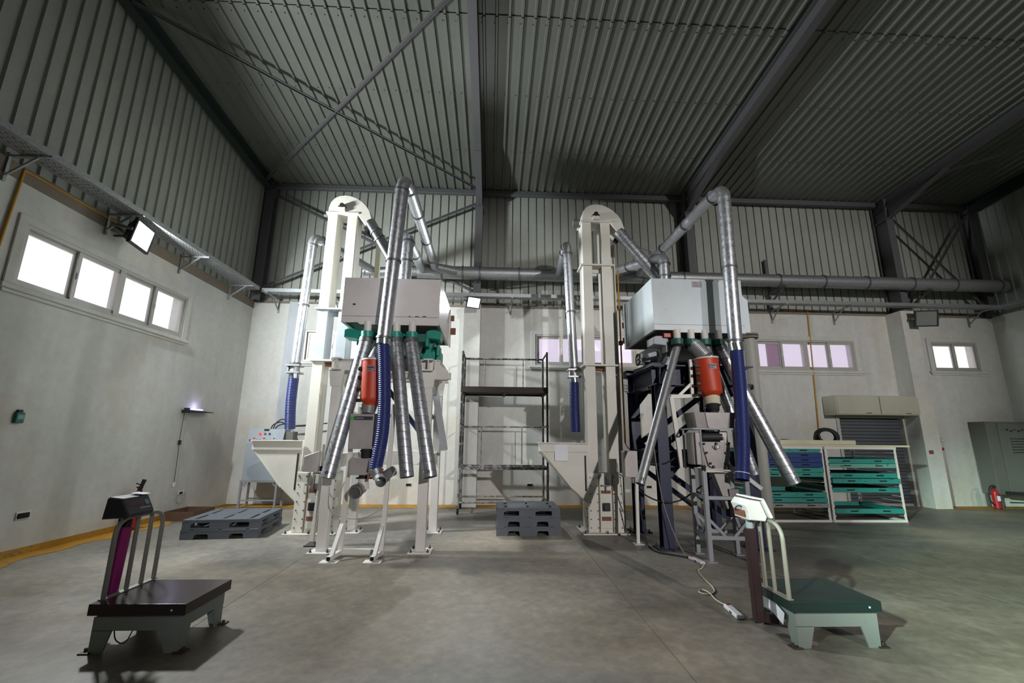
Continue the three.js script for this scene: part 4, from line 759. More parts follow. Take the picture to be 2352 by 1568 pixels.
{
  const t = thing('vibrating_feeder', 'stainless vibrating feeder with a bolted plate on a grey tube stand', 'machine', [2.88, 0, -5.72]), L = [[2.62, -5.57], [2.655, -5.98], [3.13, -5.90], [3.10, -5.50]];
  part(t, 'sleeve', cone([2.955, 1.97, -5.88], [2.945, 1.86, -5.85], 0.105, 0.10, 20), mats.board, 'cloth sleeve');
  part(t, 'rubber_boot', [cone([2.945, 1.87, -5.85], [2.94, 1.79, -5.83], 0.085, 0.075, 20), ...rod([2.94, 1.75, -5.82], [2.94, 1.80, -5.83], 0.06, 18)], mats.rubber);
  part(t, 'hopper_box', [frustum([2.62, 3.10, 1.56, -5.94, -5.66], [2.60, 3.14, 1.755, -6.00, -5.66])], mats.steelDull);
  part(t, 'hopper_front', prism([[2.735, 1.755], [2.755, 1.575], [2.78, 1.555], [3.01, 1.555], [3.06, 1.755]], -5.66, -5.645, 0.003), mats.steel);
  part(t, 'cage_rail', [bb(2.53, 3.06, 1.535, 1.555, -5.60, -5.58), bb(2.53, 3.06, 1.535, 1.555, -5.96, -5.94), bb(2.53, 2.55, 1.535, 1.555, -5.96, -5.58)], mats.standGrey);
  for (const [x, z] of [[2.625, -5.59], [2.56, -5.95], [3.05, -5.95], [3.05, -5.59]]) part(t, 'cage_post', rod([x, 1.04, z], [x, 1.545, z], 0.014, 10), mats.standGrey);
  part(t, 'chamber', [bb(2.58, 2.74, 1.10, 1.50, -5.92, -5.72, 0.006), frustum([2.72, 2.98, 1.02, -5.86, -5.72], [2.66, 3.06, 1.38, -5.90, -5.70])], mats.steel);
  part(t, 'motor_drum', rod([2.70, 1.445, -5.76], [2.96, 1.445, -5.76], 0.075, 20), mats.black);
  part(t, 'wiring_box', [bb(2.93, 3.03, 1.37, 1.52, -5.72, -5.70, 0.004), ...sweep(smooth([[2.93, 1.46, -5.695], [2.96, 1.45, -5.68], [2.98, 1.40, -5.69], [2.95, 1.37, -5.69]], 12), 0.004, { seg: 6 })], mats.plastic);
  const v = part(t, 'bolted_plate', prism([[2.675, 1.385], [3.04, 1.385], [3.04, 1.22], [2.99, 1.09], [2.95, 1.06], [2.79, 1.06], [2.745, 1.10]].reverse(), -5.70, -5.688, 0.003), mats.steel);
  for (const [x, y] of [[2.70, 1.36], [3.01, 1.36], [2.725, 1.25], [2.975, 1.25], [2.765, 1.12], [2.955, 1.12], [2.86, 1.365], [2.80, 1.08]]) part(v, 'knob', rod([x, y, -5.688], [x, y, -5.665], 0.014, 10), mats.black);
  part(v, 'bearing', [rod([2.86, 1.32, -5.69], [2.86, 1.32, -5.655], 0.03, 16), bb(2.81, 2.91, 1.305, 1.335, -5.688, -5.675, 0.004)], mats.steelDull);
  part(v, 'bearing_cap', rod([2.862, 1.322, -5.656], [2.862, 1.322, -5.645], 0.016, 12), mats.whitePlastic);
  part(t, 'outlet_chute', [bar([2.84, 1.06, -5.70], [2.95, 0.60, -5.62], 0.14, 0.10), bar([2.98, 0.82, -5.62], [2.98, 0.66, -5.62], 0.12, 0.10)], mats.steelDull);
  part(t, 'mouth_shade', bb(2.90, 3.03, 0.50, 0.70, -5.66, -5.55), mats.blackMatt);  // solid black block painting the shade inside the chute mouth
  part(t, 'side_chute', bar([3.08, 1.06, -5.72], [3.36, 0.82, -5.66], 0.16, 0.05), mats.galvDull);
  part(t, 'support_bar', [bar([2.55, 1.075, -5.58], [3.02, 1.03, -5.52], 0.012, 0.012), bb(2.60, 3.12, 1.02, 1.05, -5.60, -5.56)], mats.cream);
  for (const [x, z] of L) { part(t, 'stand_leg', bar([x, 0.01, z], [x - 0.0, 1.04, z], 0.05, 0.05), mats.standGrey); part(t, 'foot_plate', bb(x - 0.06, x + 0.06, 0, 0.01, z - 0.06, z + 0.06), mats.standGrey); part(t, 'rubber_mount', rod([x, 1.03, z], [x, 1.10, z], 0.028, 12), mats.rubber); }
  for (let i = 0; i < 4; i++) {
    const [a, b] = L[i], [c, d] = L[(i + 1) % 4]; part(t, 'stand_rail', bar([a, 0.27, b], [c, 0.27, d], 0.045, 0.045), mats.standGrey);
    const m = (s, y) => [a + (c - a) * s, y, b + (d - b) * s]; part(t, 'stand_brace', [bar(m(0.02, 0.48), m(0.4, 0.28), 0.035, 0.035), bar(m(0.98, 0.48), m(0.6, 0.28), 0.035, 0.035)], mats.standGrey);
  }
  part(t, 'stand_rail', bar([2.62, 0.72, -5.57], [2.99, 0.72, -5.54], 0.04, 0.04), mats.standGrey); part(t, 'stand_rail', bar([2.62, 0.72, -5.57], [2.655, 0.72, -5.98], 0.04, 0.04), mats.standGrey);
}
{
  const t = thing('drum_bracket', 'white welded bracket frame holding the right orange drum', 'bracket', [2.66, 1.08, -5.9]);
  part(t, 'upright', bar([2.53, 1.05, -6.0], [2.45, 1.98, -6.0], 0.055, 0.035), mats.white);
  part(t, 'top_arm', bar([2.44, 1.98, -6.0], [2.84, 2.00, -5.98], 0.04, 0.05), mats.white);
  part(t, 'drum_upright', bar([2.735, 2.0, -5.98], [2.745, 2.50, -5.98], 0.04, 0.045), mats.white);
  part(t, 'strut', bar([2.56, 2.0, -6.0], [2.73, 2.16, -5.98], 0.035, 0.04), mats.white);
}

// ---------------------------------------------------------------- pallets
function pallet(label, pos, turn, w, d, arches, group) {                 // local: x across, z towards the camera, standing on y = 0
  const t = thing('plastic_pallet', label, 'pallet', pos, turn, group, true), h = 0.13, X = w / 2, Z = d / 2;
  const gaps = [0.045, 0.035, 0.045], cuts = [-X, -X * 0.72, 0, X * 0.72, X];
  for (let i = 0; i < 4; i++) for (const s of [-1, 1]) {
    const a = cuts[i] + (i ? gaps[i - 1] / 2 : 0), b = cuts[i + 1] - (i < 3 ? gaps[i] / 2 : 0);
    part(t, 'deck_panel', bb(a, b, h - 0.028, h, s < 0 ? -Z : 0.012, s < 0 ? -0.012 : Z, 0.006), mats.pallet);
  }
  part(t, 'deck_rail', [bb(-X, X, h - 0.034, h - 0.006, Z - 0.09, Z - 0.004), bb(-X, X, h - 0.034, h - 0.006, -Z + 0.004, -Z + 0.09), bb(-X, X, h - 0.034, h - 0.006, -0.07, 0.07)], mats.pallet);
  const skirt = (z0, z1) => {
    const o = arches ? [[-0.66, -0.28], [0.24, 0.62]] : [[-0.78, -0.30], [0.22, 0.74]], y1 = arches ? h * 0.52 : h * 0.66, y0 = arches ? -1 : h * 0.16;
    const s = new THREE.Shape([new THREE.Vector2(-X, 0)]);
    if (arches) for (const [a, b] of o) { s.lineTo(a * X, 0); s.lineTo(a * X + 0.012, y1 - 0.014); s.lineTo(a * X + 0.028, y1); s.lineTo(b * X - 0.02, y1); s.lineTo(b * X - 0.006, y1 - 0.012); s.lineTo(b * X, 0); }
    s.lineTo(X, 0); s.lineTo(X, h - 0.012); s.lineTo(-X, h - 0.012);
    if (!arches) for (const [a, b] of o) { const q = new THREE.Path([new THREE.Vector2(a * X, y0), new THREE.Vector2(a * X, y1 - 0.02), new THREE.Vector2(a * X + 0.04, y1), new THREE.Vector2(b * X, y1), new THREE.Vector2(b * X, y0)]); s.holes.push(q); }
    return new THREE.ExtrudeGeometry(s, { depth: z1 - z0, bevelEnabled: false }).translate(0, 0, z0);
  };
  part(t, 'skirt', skirt(Z - 0.12, Z - 0.002), mats.pallet); part(t, 'skirt', skirt(-Z + 0.002, -Z + 0.12), mats.pallet);
  for (const sx of [-1, 1]) { part(t, 'side_rail', bb(sx * X - sx * 0.10, sx * X - sx * 0.002, h * 0.62, h - 0.012, -Z + 0.1, Z - 0.1, 0.004), mats.pallet); part(t, 'foot_block', bb(sx * X - sx * 0.14, sx * X - sx * 0.004, 0, h - 0.03, -0.10, 0.10, 0.01), mats.pallet); }
  part(t, 'foot_block', bb(-0.08, 0.08, 0, h - 0.03, -0.10, 0.10, 0.01), mats.pallet);
  return t;
}
pallet('lower grey plastic pallet of the stack beside the cardboard box', [-3.82, 0, -7.27], 0.12, 1.0, 1.0, true, 'grey plastic pallets');
pallet('upper grey plastic pallet of the stack beside the cardboard box', [-3.82, 0.131, -7.27], 0.125, 0.985, 1.0, false, 'grey plastic pallets');
pallet('bottom grey plastic pallet of the stack before the scaffold tower', [0.575, 0, -7.36], 0, 0.96, 0.76, true, 'grey plastic pallets');
pallet('middle grey plastic pallet of the stack before the scaffold tower', [0.573, 0.131, -7.36], 0.003, 0.95, 0.76, true, 'grey plastic pallets');
pallet('topmost grey plastic pallet of the stack before the scaffold tower', [0.571, 0.262, -7.36], 0, 0.945, 0.76, false, 'grey plastic pallets');

// ---------------------------------------------------------------- scaffold tower
{
  const t = thing('scaffold_tower', 'black and paint-splashed rolling scaffold tower against the back wall', 'scaffold', [0.25, 0, -9.2]);
  const X = [-0.61, 1.095], Z = [-8.86, -9.62], D = mats.scaffoldDark, W = mats.scaffoldWorn;
  for (const x of X) for (const z of Z) {
    part(t, 'upright', rod([x, 0.86, z], [x, 3.13, z], 0.021, 10), D); part(t, 'lower_post', rod([x - 0.005, 0.16, z], [x, 0.88, z], 0.024, 10), W);
    const c = part(t, 'caster', [new THREE.TorusGeometry(0.04, 0.022, 8, 20).rotateY(Math.PI / 2).translate(x - 0.008, 0.062, z), ...rod([x - 0.02, 0.062, z], [x + 0.004, 0.062, z], 0.03, 12)], mats.rubber);
    part(c, 'fork', [bb(x - 0.038, x + 0.022, 0.11, 0.165, z - 0.022, z + 0.022, 0.004)], mats.steelGrey);
    part(t, 'coupler', ring([x, 1.64, z], [0, 1, 0], 0.021, 0.05, 0.008, 10), W);
  }
  const rail = (n, a, b, r, m) => part(t, n, rod(a, b, r, 10), m);
  rail('guard_rail', [X[0], 3.11, Z[1]], [X[1], 3.11, Z[1]], 0.020, D);
  for (const x of X) rail('end_rail', [x, 3.11, Z[0]], [x, 3.11, Z[1]], 0.018, D);
  for (const x of [-0.18, 0.66]) rail('baluster', [x, 2.36, Z[1]], [x, 3.10, Z[1]], 0.014, W);
  part(t, 'deck', [bb(X[0] - 0.02, X[1] + 0.02, 2.335, 2.36, Z[1] - 0.02, Z[0] + 0.02), bb(X[0] - 0.02, X[1] + 0.02, 2.30, 2.41, Z[0] + 0.0, Z[0] + 0.025), bb(X[0] - 0.02, X[1] + 0.02, 2.30, 2.40, Z[1] - 0.025, Z[1])], mats.deckBrown);
  part(t, 'deck_bearer', [bb(0.22, 0.27, 2.28, 2.335, Z[1], Z[0]), bb(X[0], X[0] + 0.04, 2.28, 2.335, Z[1], Z[0]), bb(X[1] - 0.04, X[1], 2.28, 2.335, Z[1], Z[0])], mats.deckBrown);
  rail('mid_rail', [X[0], 1.645, Z[1]], [X[1], 1.645, Z[1]], 0.016, W); for (const x of X) rail('end_rail', [x, 1.645, Z[0]], [x, 1.645, Z[1]], 0.015, W);
  for (const x of [-0.22, 0.64]) rail('baluster', [x, 0.88, Z[1]], [x, 1.64, Z[1]], 0.013, W);
  part(t, 'lower_frame', [bb(X[0], X[1], 0.815, 0.865, Z[0] - 0.02, Z[0] + 0.02, 0.004), bb(X[0], X[1], 0.815, 0.865, Z[1] - 0.02, Z[1] + 0.02, 0.004), bb(X[0] - 0.02, X[0] + 0.02, 0.815, 0.865, Z[1], Z[0], 0.004), bb(X[1] - 0.02, X[1] + 0.02, 0.815, 0.865, Z[1], Z[0], 0.004)], W);
  rail('base_rail', [X[0], 0.235, Z[1]], [X[1], 0.235, Z[1]], 0.016, W); rail('base_rail', [X[0], 0.215, Z[0]], [X[1], 0.215, Z[0]], 0.018, W);
  for (const x of X) rail('base_rail', [x, 0.22, Z[0]], [x, 0.22, Z[1]], 0.016, W);
}

// ---------------------------------------------------------------- platform scales
function scale(name, label, x0, x1, zf, zb, o) {
  const t = thing(name, label, 'scale', [(x0 + x1) / 2, 0, (zf + zb) / 2]), a = x0 + 0.035, b = x1 - 0.03, f = zf - 0.02, k = zb + 0.02;
  part(t, 'plate', [bb(x0, x1, 0.284, 0.30, zb, zf, 0.003), bb(x0 + 0.001, x1 - 0.001, 0.232, 0.286, zf - 0.008, zf - 0.001), bb(x0 + 0.001, x1 - 0.001, 0.232, 0.286, zb + 0.001, zb + 0.008), bb(x0 + 0.001, x0 + 0.008, 0.232, 0.286, zb + 0.008, zf - 0.008), bb(x1 - 0.008, x1 - 0.001, 0.232, 0.286, zb + 0.008, zf - 0.008)], o.plate);
  for (const q of [[x1 - 0.09, zf + 0.002], [x0 + 0.09, zf + 0.002]].slice(0, 1)) part(t, 'level_eye', rod([q[0], 0.262, zf - 0.004], [q[0], 0.262, zf + 0.004], 0.006, 10), mats.whitePlastic);
  part(t, 'apron', [bb(a, b, 0.135, 0.215, f - 0.012, f), bb(a, b, 0.135, 0.215, k, k + 0.012), bb(a, a + 0.012, 0.135, 0.215, k + 0.012, f - 0.012), bb(b - 0.012, b, 0.135, 0.215, k + 0.012, f - 0.012), bb(a + 0.01, b - 0.01, 0.205, 0.218, k + 0.01, f - 0.01)], mats.scaleBase);
  part(t, 'load_cell_frame', bb(a + 0.05, b - 0.05, 0.218, 0.286, k + 0.05, f - 0.05), mats.blackMatt);
  for (const [lx, sx] of [[a, 1], [b, -1]]) for (const [lz, sz] of [[f, -1], [k, 1]]) {
    part(t, 'leg', [prism(sx > 0 ? [[lx, 0.136], [lx, 0.0], [lx + 0.085, 0.0], [lx + 0.125, 0.136]] : [[lx, 0.136], [lx - 0.125, 0.136], [lx - 0.085, 0], [lx, 0]], lz, lz + sz * 0.012), prismX([[-lz - sz * 0.012, 0.136], [-lz - sz * 0.012, 0], [-lz - sz * 0.075, 0], [-lz - sz * 0.11, 0.136]], lx, lx + sx * 0.012)], mats.scaleBase);
    part(t, 'anchor_foot', [bb(lx - sx * 0.05, lx + sx * 0.02, 0, 0.008, lz - 0.02 * sz, lz + sz * 0.05), ...rod([lx - sx * 0.03, 0, lz + sz * 0.02], [lx - sx * 0.03, 0.028, lz + sz * 0.02], 0.010, 8)], mats.boltDark);
  }
  const rx = x0 + 0.02, r0 = zf - o.railStart, r1 = zb + o.railEnd, yt = o.railTop;
  part(t, 'guard_rail', sweep(resample(fillet([[rx, 0.30, r0], [rx, yt, r0], [rx, yt, r1], [rx, 0.30, r1]], 0.12, 8), 0.1), 0.0155, { seg: 14 }), o.rail);
  for (const s of o.bars) part(t, 'rail_bar', rod([rx, 0.30, r0 + (r1 - r0) * s], [rx, yt - 0.004, r0 + (r1 - r0) * s], 0.0145, 12), o.rail);
  part(t, 'rail_foot', bb(rx - 0.02, rx + 0.02, 0.30, 0.308, r1 - 0.02, r0 + 0.02), o.rail);
  const px = x0 - (o.square ? 0.085 : 0.038), pz = o.poleZ;
  part(t, 'pole', o.square ? [bb(px - 0.032, px + 0.032, 0.075, 0.735, pz - 0.032, pz + 0.032, 0.006)] : rod([px - 0.012, 0.13, pz], [px + 0.015, 0.745, pz], 0.038, 20), o.pole);
  part(t, 'pole_arm', o.square ? bar([px + 0.03, 0.105, pz], [a + 0.01, 0.105, pz + 0.03], 0.05, 0.06) : rod([px - 0.01, 0.17, pz], [a + 0.01, 0.17, pz], 0.03, 14), o.pole);
  part(t, 'pole_neck', o.square ? rod([px, 0.735, pz], [px, 0.80, pz], 0.026, 14) : [rod([px + 0.015, 0.745, pz], [px + 0.018, 0.83, pz], 0.03, 14), bb(px - 0.045, px - 0.035, 0.74, 0.83, pz - 0.005, pz + 0.005)], o.square ? mats.greyPaint : mats.black);
  return { t, px, pz };
}
{
  const { t, px, pz } = scale('platform_scale', 'platform scale with plum plate and magenta pole in the left foreground', -2.65, -2.02, -3.37, -3.90, { plate: mats.platePlum, rail: mats.railGrey, railTop: 0.815, railStart: 0.085, railEnd: -0.015, bars: [0.42, 0.72], pole: mats.magenta, poleZ: -3.60 });
  const x = px + 0.02, z0 = pz - 0.10, z1 = pz + 0.15;                   // indicator faces the plate
  const poly = [[x - 0.075, 0.815], [x + 0.10, 0.825], [x + 0.105, 0.85], [x + 0.045, 0.955], [x - 0.045, 0.965], [x - 0.06, 0.955]];
  const h = part(t, 'indicator_head', prism(poly, z0, z1, 0.008), mats.headDark);
  const nrm = V(0.105, 0.06, 0).normalize(), P = (u, z, off) => [x + 0.105 - 0.06 * u + nrm.x * off, 0.85 + 0.105 * u + nrm.y * off, z];
  part(h, 'display', quads([[P(0.45, z1 - 0.02, 0.001), P(0.45, z0 + 0.10, 0.001), P(0.85, z0 + 0.10, 0.001), P(0.85, z1 - 0.02, 0.001)]]), mats.screenDark);
  part(h, 'round_sticker', disc(V(...P(0.58, z0 + 0.045, 0.002)), nrm, 0.020, 18), mats.tealPale, 'pale green round sticker');
  part(h, 'print_line', quads([[P(0.22, z0 + 0.13, 0.002), P(0.22, z0 + 0.03, 0.002), P(0.29, z0 + 0.03, 0.002), P(0.29, z0 + 0.13, 0.002)]]), mats.labelLine);
  part(h, 'paper_slip', bar([x - 0.035, 0.974, z0 + 0.04], [x + 0.055, 0.966, z0 + 0.03], 0.09, 0.002, 0), mats.paper, 'white paper slip');
  part(t, 'trailing_wire', sweep(smooth([[-2.52, 0.13, -3.45], [-2.5, 0.05, -3.46], [-2.45, 0.03, -3.47], [-2.42, 0.12, -3.5]], 14), 0.004, { seg: 6 }), mats.cable);
}
{
  const { t, px, pz } = scale('platform_scale', 'platform scale with dark green plate and maroon pole in the right foreground', 2.12, 2.775, -3.34, -3.87, { plate: mats.plateGreen, rail: mats.railWarm, railTop: 0.80, railStart: 0.045, railEnd: 0.10, bars: [0.42, 0.72], pole: mats.maroon, poleZ: -3.62, square: true });
  const x = px + 0.01, z0 = pz - 0.115, z1 = pz + 0.105;
  const h = part(t, 'indicator_head', prism([[x - 0.06, 0.81], [x + 0.06, 0.80], [x + 0.075, 0.83], [x + 0.03, 0.945], [x - 0.05, 0.955], [x - 0.085, 0.915], [x - 0.065, 0.86]], z0, z1, 0.006), mats.headWhite);
  part(h, 'front_bezel', bar([x + 0.105, 0.825, pz], [x + 0.05, 0.955, pz], 0.245, 0.022, 0.005), mats.headWhite);
  part(h, 'bezel_top', bar([x + 0.055, 0.96, pz], [x - 0.03, 0.972, pz], 0.245, 0.014, 0.004), mats.headWhite);
  part(h, 'back_opening', bb(x - 0.074, x - 0.062, 0.825, 0.872, z0 + 0.02, z1 - 0.05), mats.brown);
  part(h, 'blue_wire', sweep(smooth([[x - 0.085, 0.86, z0 + 0.07], [x - 0.10, 0.885, z0 + 0.10], [x - 0.095, 0.905, z0 + 0.14], [x - 0.085, 0.90, z0 + 0.16]], 14), 0.005, { seg: 6 }), mats.hose, 'blue wire');
  part(h, 'bracket', bb(x - 0.05, x + 0.05, 0.795, 0.81, pz - 0.05, pz + 0.05, 0.003), mats.steelDull);
  part(t, 'paper_tag', bar([2.14, 0.205, -3.64], [2.13, 0.15, -3.46], 0.004, 0.09, 0), mats.paper, 'white paper tag');
}

// ---------------------------------------------------------------- racks with sieve trays
function rack(label, x0, x1) {
  const t = thing('tray_rack', label, 'rack', [(x0 + x1) / 2, 0, -8.7], 0, 'white tray racks'), zf = -8.14, zb = -9.15, H = 1.31, w = 0.04;
  for (const x of [x0, x1]) for (const z of [zf, zb]) part(t, 'upright', lsection([x, 0, z], [x, H, z], w, 0.005, [x === x0 ? 1 : -1, 0, 0], [0, 0, z === zf ? -1 : 1]), mats.white);
  for (const y of [0.02, H - 0.02]) for (const z of [zf, zb]) part(t, 'cross_rail', bb(x0, x1, y - 0.02, y + 0.02, z - 0.012, z + 0.012), mats.white);
  for (const y of [0.02, H - 0.02]) for (const x of [x0, x1]) part(t, 'side_rail', bb(x - 0.012, x + 0.012, y - 0.02, y + 0.02, zb, zf), mats.white);
  for (let k = 0; k < 14; k++) for (const x of [x0, x1]) part(t, 'runner', [bb(x + (x === x0 ? 0.004 : -0.045), x + (x === x0 ? 0.045 : -0.004), 0.10 + k * 0.085, 0.104 + k * 0.085, zb, zf + 0.004), bb(x + (x === x0 ? 0.004 : -0.05), x + (x === x0 ? 0.05 : -0.004), 0.092 + k * 0.085, 0.118 + k * 0.085, zf, zf + 0.008)], mats.white);
  return t;
}
rack('left white tray rack holding blue and teal trays', 4.74, 6.085);
rack('right white tray rack holding only teal trays, in front of the roller shutter', 6.125, 7.49);
function tray(label, x0, x1, y, h, mat, dz, wear) {
  const t = thing('sieve_tray', label, 'tray', [(x0 + x1) / 2, y, -8.6], 0, 'sieve trays in the racks'), zf = -8.135 + dz, zb = zf - 0.95;
  part(t, 'front_rail', bb(x0, x1, y, y + h, zf - 0.025, zf, 0.004), mat);
  part(t, 'frame', [bb(x0, x0 + 0.025, y, y + h, zb, zf - 0.025), bb(x1 - 0.025, x1, y, y + h, zb, zf - 0.025), bb(x0, x1, y, y + h, zb - 0.025, zb)], mat);
  part(t, 'screen', bb(x0 + 0.02, x1 - 0.02, y + 0.008, y + 0.012, zb, zf - 0.02), mats.mesh);
  const c = x1 - x0; for (const s of [0.27, 0.74]) part(t, 'handle_slot', bb(x0 + c * s - 0.07, x0 + c * s + 0.07, y + h * 0.40, y + h * 0.64, zf - 0.002, zf + 0.0015), mats.blackMatt);
  const dents = []; for (let k = 0; k < wear; k++) { const q = x0 + 0.06 + (c - 0.12) * rnd(), yy = y + h * (0.25 + 0.6 * rnd()); dents.push(bb(q, q + 0.012 + 0.03 * rnd(), yy, yy + 0.006 + 0.008 * rnd(), zf, zf + 0.001)); }
  if (dents.length) { const d = part(t, 'paint_chips', dents, mats.greenDark); d.userData.kind = 'stuff'; }
}
{
  const v = (q) => (1.3 * (1151 - q)) / 621, A = [4.79, 6.05], B = [6.17, 7.44];
  const rows = [['topmost teal sieve tray in the left rack', A, 540, 578, 'teal', 0], ['uppermost of the three blue sieve trays', A, 579, 620, 'blueTray', 0.02], ['middle one of the three blue sieve trays', A, 622, 659, 'blueTray', 0.01], ['lowest of the three blue sieve trays', A, 661, 702, 'blueTray', 0.015], ['teal sieve tray right below the blue trays', A, 705, 743, 'teal', 0.02], ['second teal sieve tray below the blue trays', A, 745, 781, 'teal', 0], ['teal sieve tray just under the empty gap of the left rack', A, 908, 950, 'teal', 0.01], ['teal sieve tray lying on the grey one in the left rack', A, 954, 992, 'teal', 0.02], ['grey sieve tray near the bottom of the left rack', A, 997, 1033, 'greyTray', 0.03],
    ['topmost teal sieve tray in the right rack', B, 628, 665, 'teal', 0], ['pale teal sieve tray second from the top in the right rack', B, 668, 703, 'tealPale', 0.01], ['upper of the two close teal sieve trays mid right rack', B, 748, 788, 'teal', 0], ['lower of the two close teal sieve trays mid right rack, pulled out', B, 792, 832, 'teal', 0.05], ['lone teal sieve tray below the middle of the right rack', B, 870, 908, 'teal', 0], ['lowest teal sieve tray in the right rack', B, 1040, 1080, 'teal', 0.02]];
  for (const [lab, [a, b], q0, q1, m, dz] of rows) tray(lab, a, b, v(q1), v(q0) - v(q1), mats[m], dz, m === 'blueTray' ? 0 : 8);
}
single('board', 'long cream board lying across both tray racks', 'board', bb(4.86, 7.76, 1.312, 1.345, -8.62, -8.12, 0.004), mats.board, 'boards on the racks');
single('board', 'short thick cream board on top of the long one', 'board', bb(5.35, 6.80, 1.348, 1.427, -8.60, -8.20, 0.006), mats.board, 'boards on the racks');
single('sheet_disc', 'thin brown sheet offcut lying on the left rack', 'sheet', new THREE.CylinderGeometry(0.34, 0.34, 0.012, 24).scale(1, 1, 0.5).translate(4.99, 1.353, -8.32), mats.brown);
{
  const t = thing('cable_coil', 'black coil of cable leaning on the boards of the racks', 'coil', [6.78, 1.35, -8.9]);
  for (let k = 0; k < 5; k++) part(t, 'loop', new THREE.TorusGeometry(0.15 + 0.02 * (k % 3), 0.022, 8, 32).rotateX(-0.25 + 0.07 * k).rotateZ(0.2 * k).scale(1.25, 0.85, 1).translate(6.78 + 0.012 * k, 1.50, -8.86 - 0.03 * k), mats.coil);
  part(t, 'loose_end', sweep(smooth([[6.62, 1.50, -8.86], [6.55, 1.55, -8.86], [6.50, 1.50, -8.86], [6.50, 1.36, -8.86]], 14), 0.018, { seg: 8 }), mats.coil);
}

// ---------------------------------------------------------------- along the right end
{
  const t = thing('wall_cupboard', 'beige wall cupboard above the roller shutter', 'cupboard', [8.7, 1.99, -9.85]);
  part(t, 'carcass', [bb(7.72, 9.66, 1.995, 2.43, ZB + 0.005, -9.70, 0.005)], mats.cupboard);
  for (const [a, b] of [[7.745, 8.72], [8.74, 9.645]]) { const d = part(t, 'door', bb(a, b, 2.015, 2.41, -9.70, -9.68, 0.004), mats.cupboard); part(d, 'handle', bb(b - 0.34, b - 0.22, 2.03, 2.045, -9.68, -9.665, 0.003), mats.brown); }
}
{
  const t = thing('electrical_cabinet', 'dark grey electrical cabinet standing in the right corner', 'cabinet', [11.75, 0, -9.9]);
  part(t, 'body', bb(11.16, 12.28, 0.30, 1.88, ZB + 0.02, -9.72, 0.008), mats.cabinetGrey);
  for (const x of [11.2, 12.24]) part(t, 'stand_leg', [bb(x - 0.025, x + 0.025, 0, 0.3, -9.80, -9.75), bb(x - 0.025, x + 0.025, 0, 0.3, -10.05, -10.0)], mats.steelGrey);
  part(t, 'door', bb(11.42, 12.24, 0.36, 1.84, -9.72, -9.70, 0.006), mats.cabinetGrey);
  for (let i = 0; i < 5; i++) part(t, 'push_button', rod([11.62 + i * 0.09, 1.70 - 0.03 * (i % 2), -9.70], [11.62 + i * 0.09, 1.70 - 0.03 * (i % 2), -9.68], 0.018, 10), i === 2 ? mats.red : mats.buttonDark);
  for (let k = 0; k < 6; k++) part(t, 'label_row', Array.from({ length: 9 }, (_, i) => bb(11.66 + i * 0.055, 11.66 + i * 0.055 + 0.04, 1.49 - k * 0.06, 1.515 - k * 0.06, -9.70, -9.698)), mats.buttonDark);
}
function extinguisher(label, pos, s, hoseSide, cart) {
  const [x, y, z] = pos, t = thing('fire_extinguisher', label, 'extinguisher', pos), R = 0.075 * s, H = 0.50 * s;
  part(t, 'cylinder', sweep([V(x, y + 0.02, z), V(x, y + 0.04, z), V(x, y + H - 0.09 * s, z), V(x, y + H - 0.05 * s, z), V(x, y + H - 0.02 * s, z), V(x, y + H, z)], (k) => [R * 0.92, R, R, R * 0.86, R * 0.5, R * 0.34][Math.round(k * 5)], { seg: 24 }), mats.red);
  part(t, 'foot_ring', rod([x, y, z], [x, y + 0.025, z], R * 0.95, 24), mats.black);
  part(t, 'valve', [rod([x, y + H - 0.01, z], [x, y + H + 0.06 * s, z], 0.018 * s, 10), bar([x - 0.05 * s, y + H + 0.10 * s, z], [x + 0.05 * s, y + H + 0.07 * s, z], 0.02, 0.014), bar([x - 0.04 * s, y + H + 0.05 * s, z], [x + 0.05 * s, y + H + 0.04 * s, z], 0.02, 0.014)], mats.black);
  part(t, 'hose', sweep(smooth([[x, y + H + 0.04 * s, z], [x + hoseSide * 0.10, y + H + 0.06 * s, z + 0.02], [x + hoseSide * 0.17, y + H * 0.72, z + 0.03], [x + hoseSide * 0.15, y + H * 0.35, z + 0.03], [x + hoseSide * 0.08, y + H * 0.2, z + 0.03]], 24), 0.013, { seg: 8 }), mats.black);
  if (cart) part(t, 'horn', sweep([V(x + 0.05, y + H + 0.02, z + 0.05), V(x + 0.085, y + H + 0.14, z + 0.05), V(x + 0.095, y + H + 0.17, z + 0.05)], (k) => 0.024 + 0.006 * k, { seg: 12 }), mats.black);
  else part(t, 'instruction_label', bb(x - R * 0.5, x + R * 0.5, y + H * 0.42, y + H * 0.66, z + R * 0.9, z + R * 1.01), mats.paper);
}
extinguisher('red fire extinguisher with a black horn behind the left platform scale', [-5.42, 0, -7.42], 1.12, 0.4, true);
extinguisher('red fire extinguisher with a looped hose beside the electrical cabinet', [11.02, 0, -9.70], 0.85, -1, false);
{
  const t = thing('hose_trolley', 'black low trolley beneath the electrical cabinet', 'trolley', [11.7, 0, -9.5]);
  part(t, 'bar', bar([11.12, 0.36, -9.55], [12.25, 0.30, -9.4], 0.05, 0.06), mats.black); part(t, 'lower_bar', bar([11.15, 0.16, -9.55], [12.25, 0.16, -9.4], 0.02, 0.02), mats.black);
  for (const x of [11.75, 12.2]) part(t, 'leg', bar([x, 0, -9.45], [x, 0.34, -9.45], 0.05, 0.05), mats.black);
}
const plate = (name, label, cat, x, y, w, h, mat, inner) => { const t = thing(name, label, cat, [x, y, ZB], 0, undefined, true); part(t, 'plate', bb(-w / 2, w / 2, -h / 2, h / 2, 0, 0.012, 0.003), mat); if (inner) part(t, 'insert', inner[0], inner[1]); return t; };
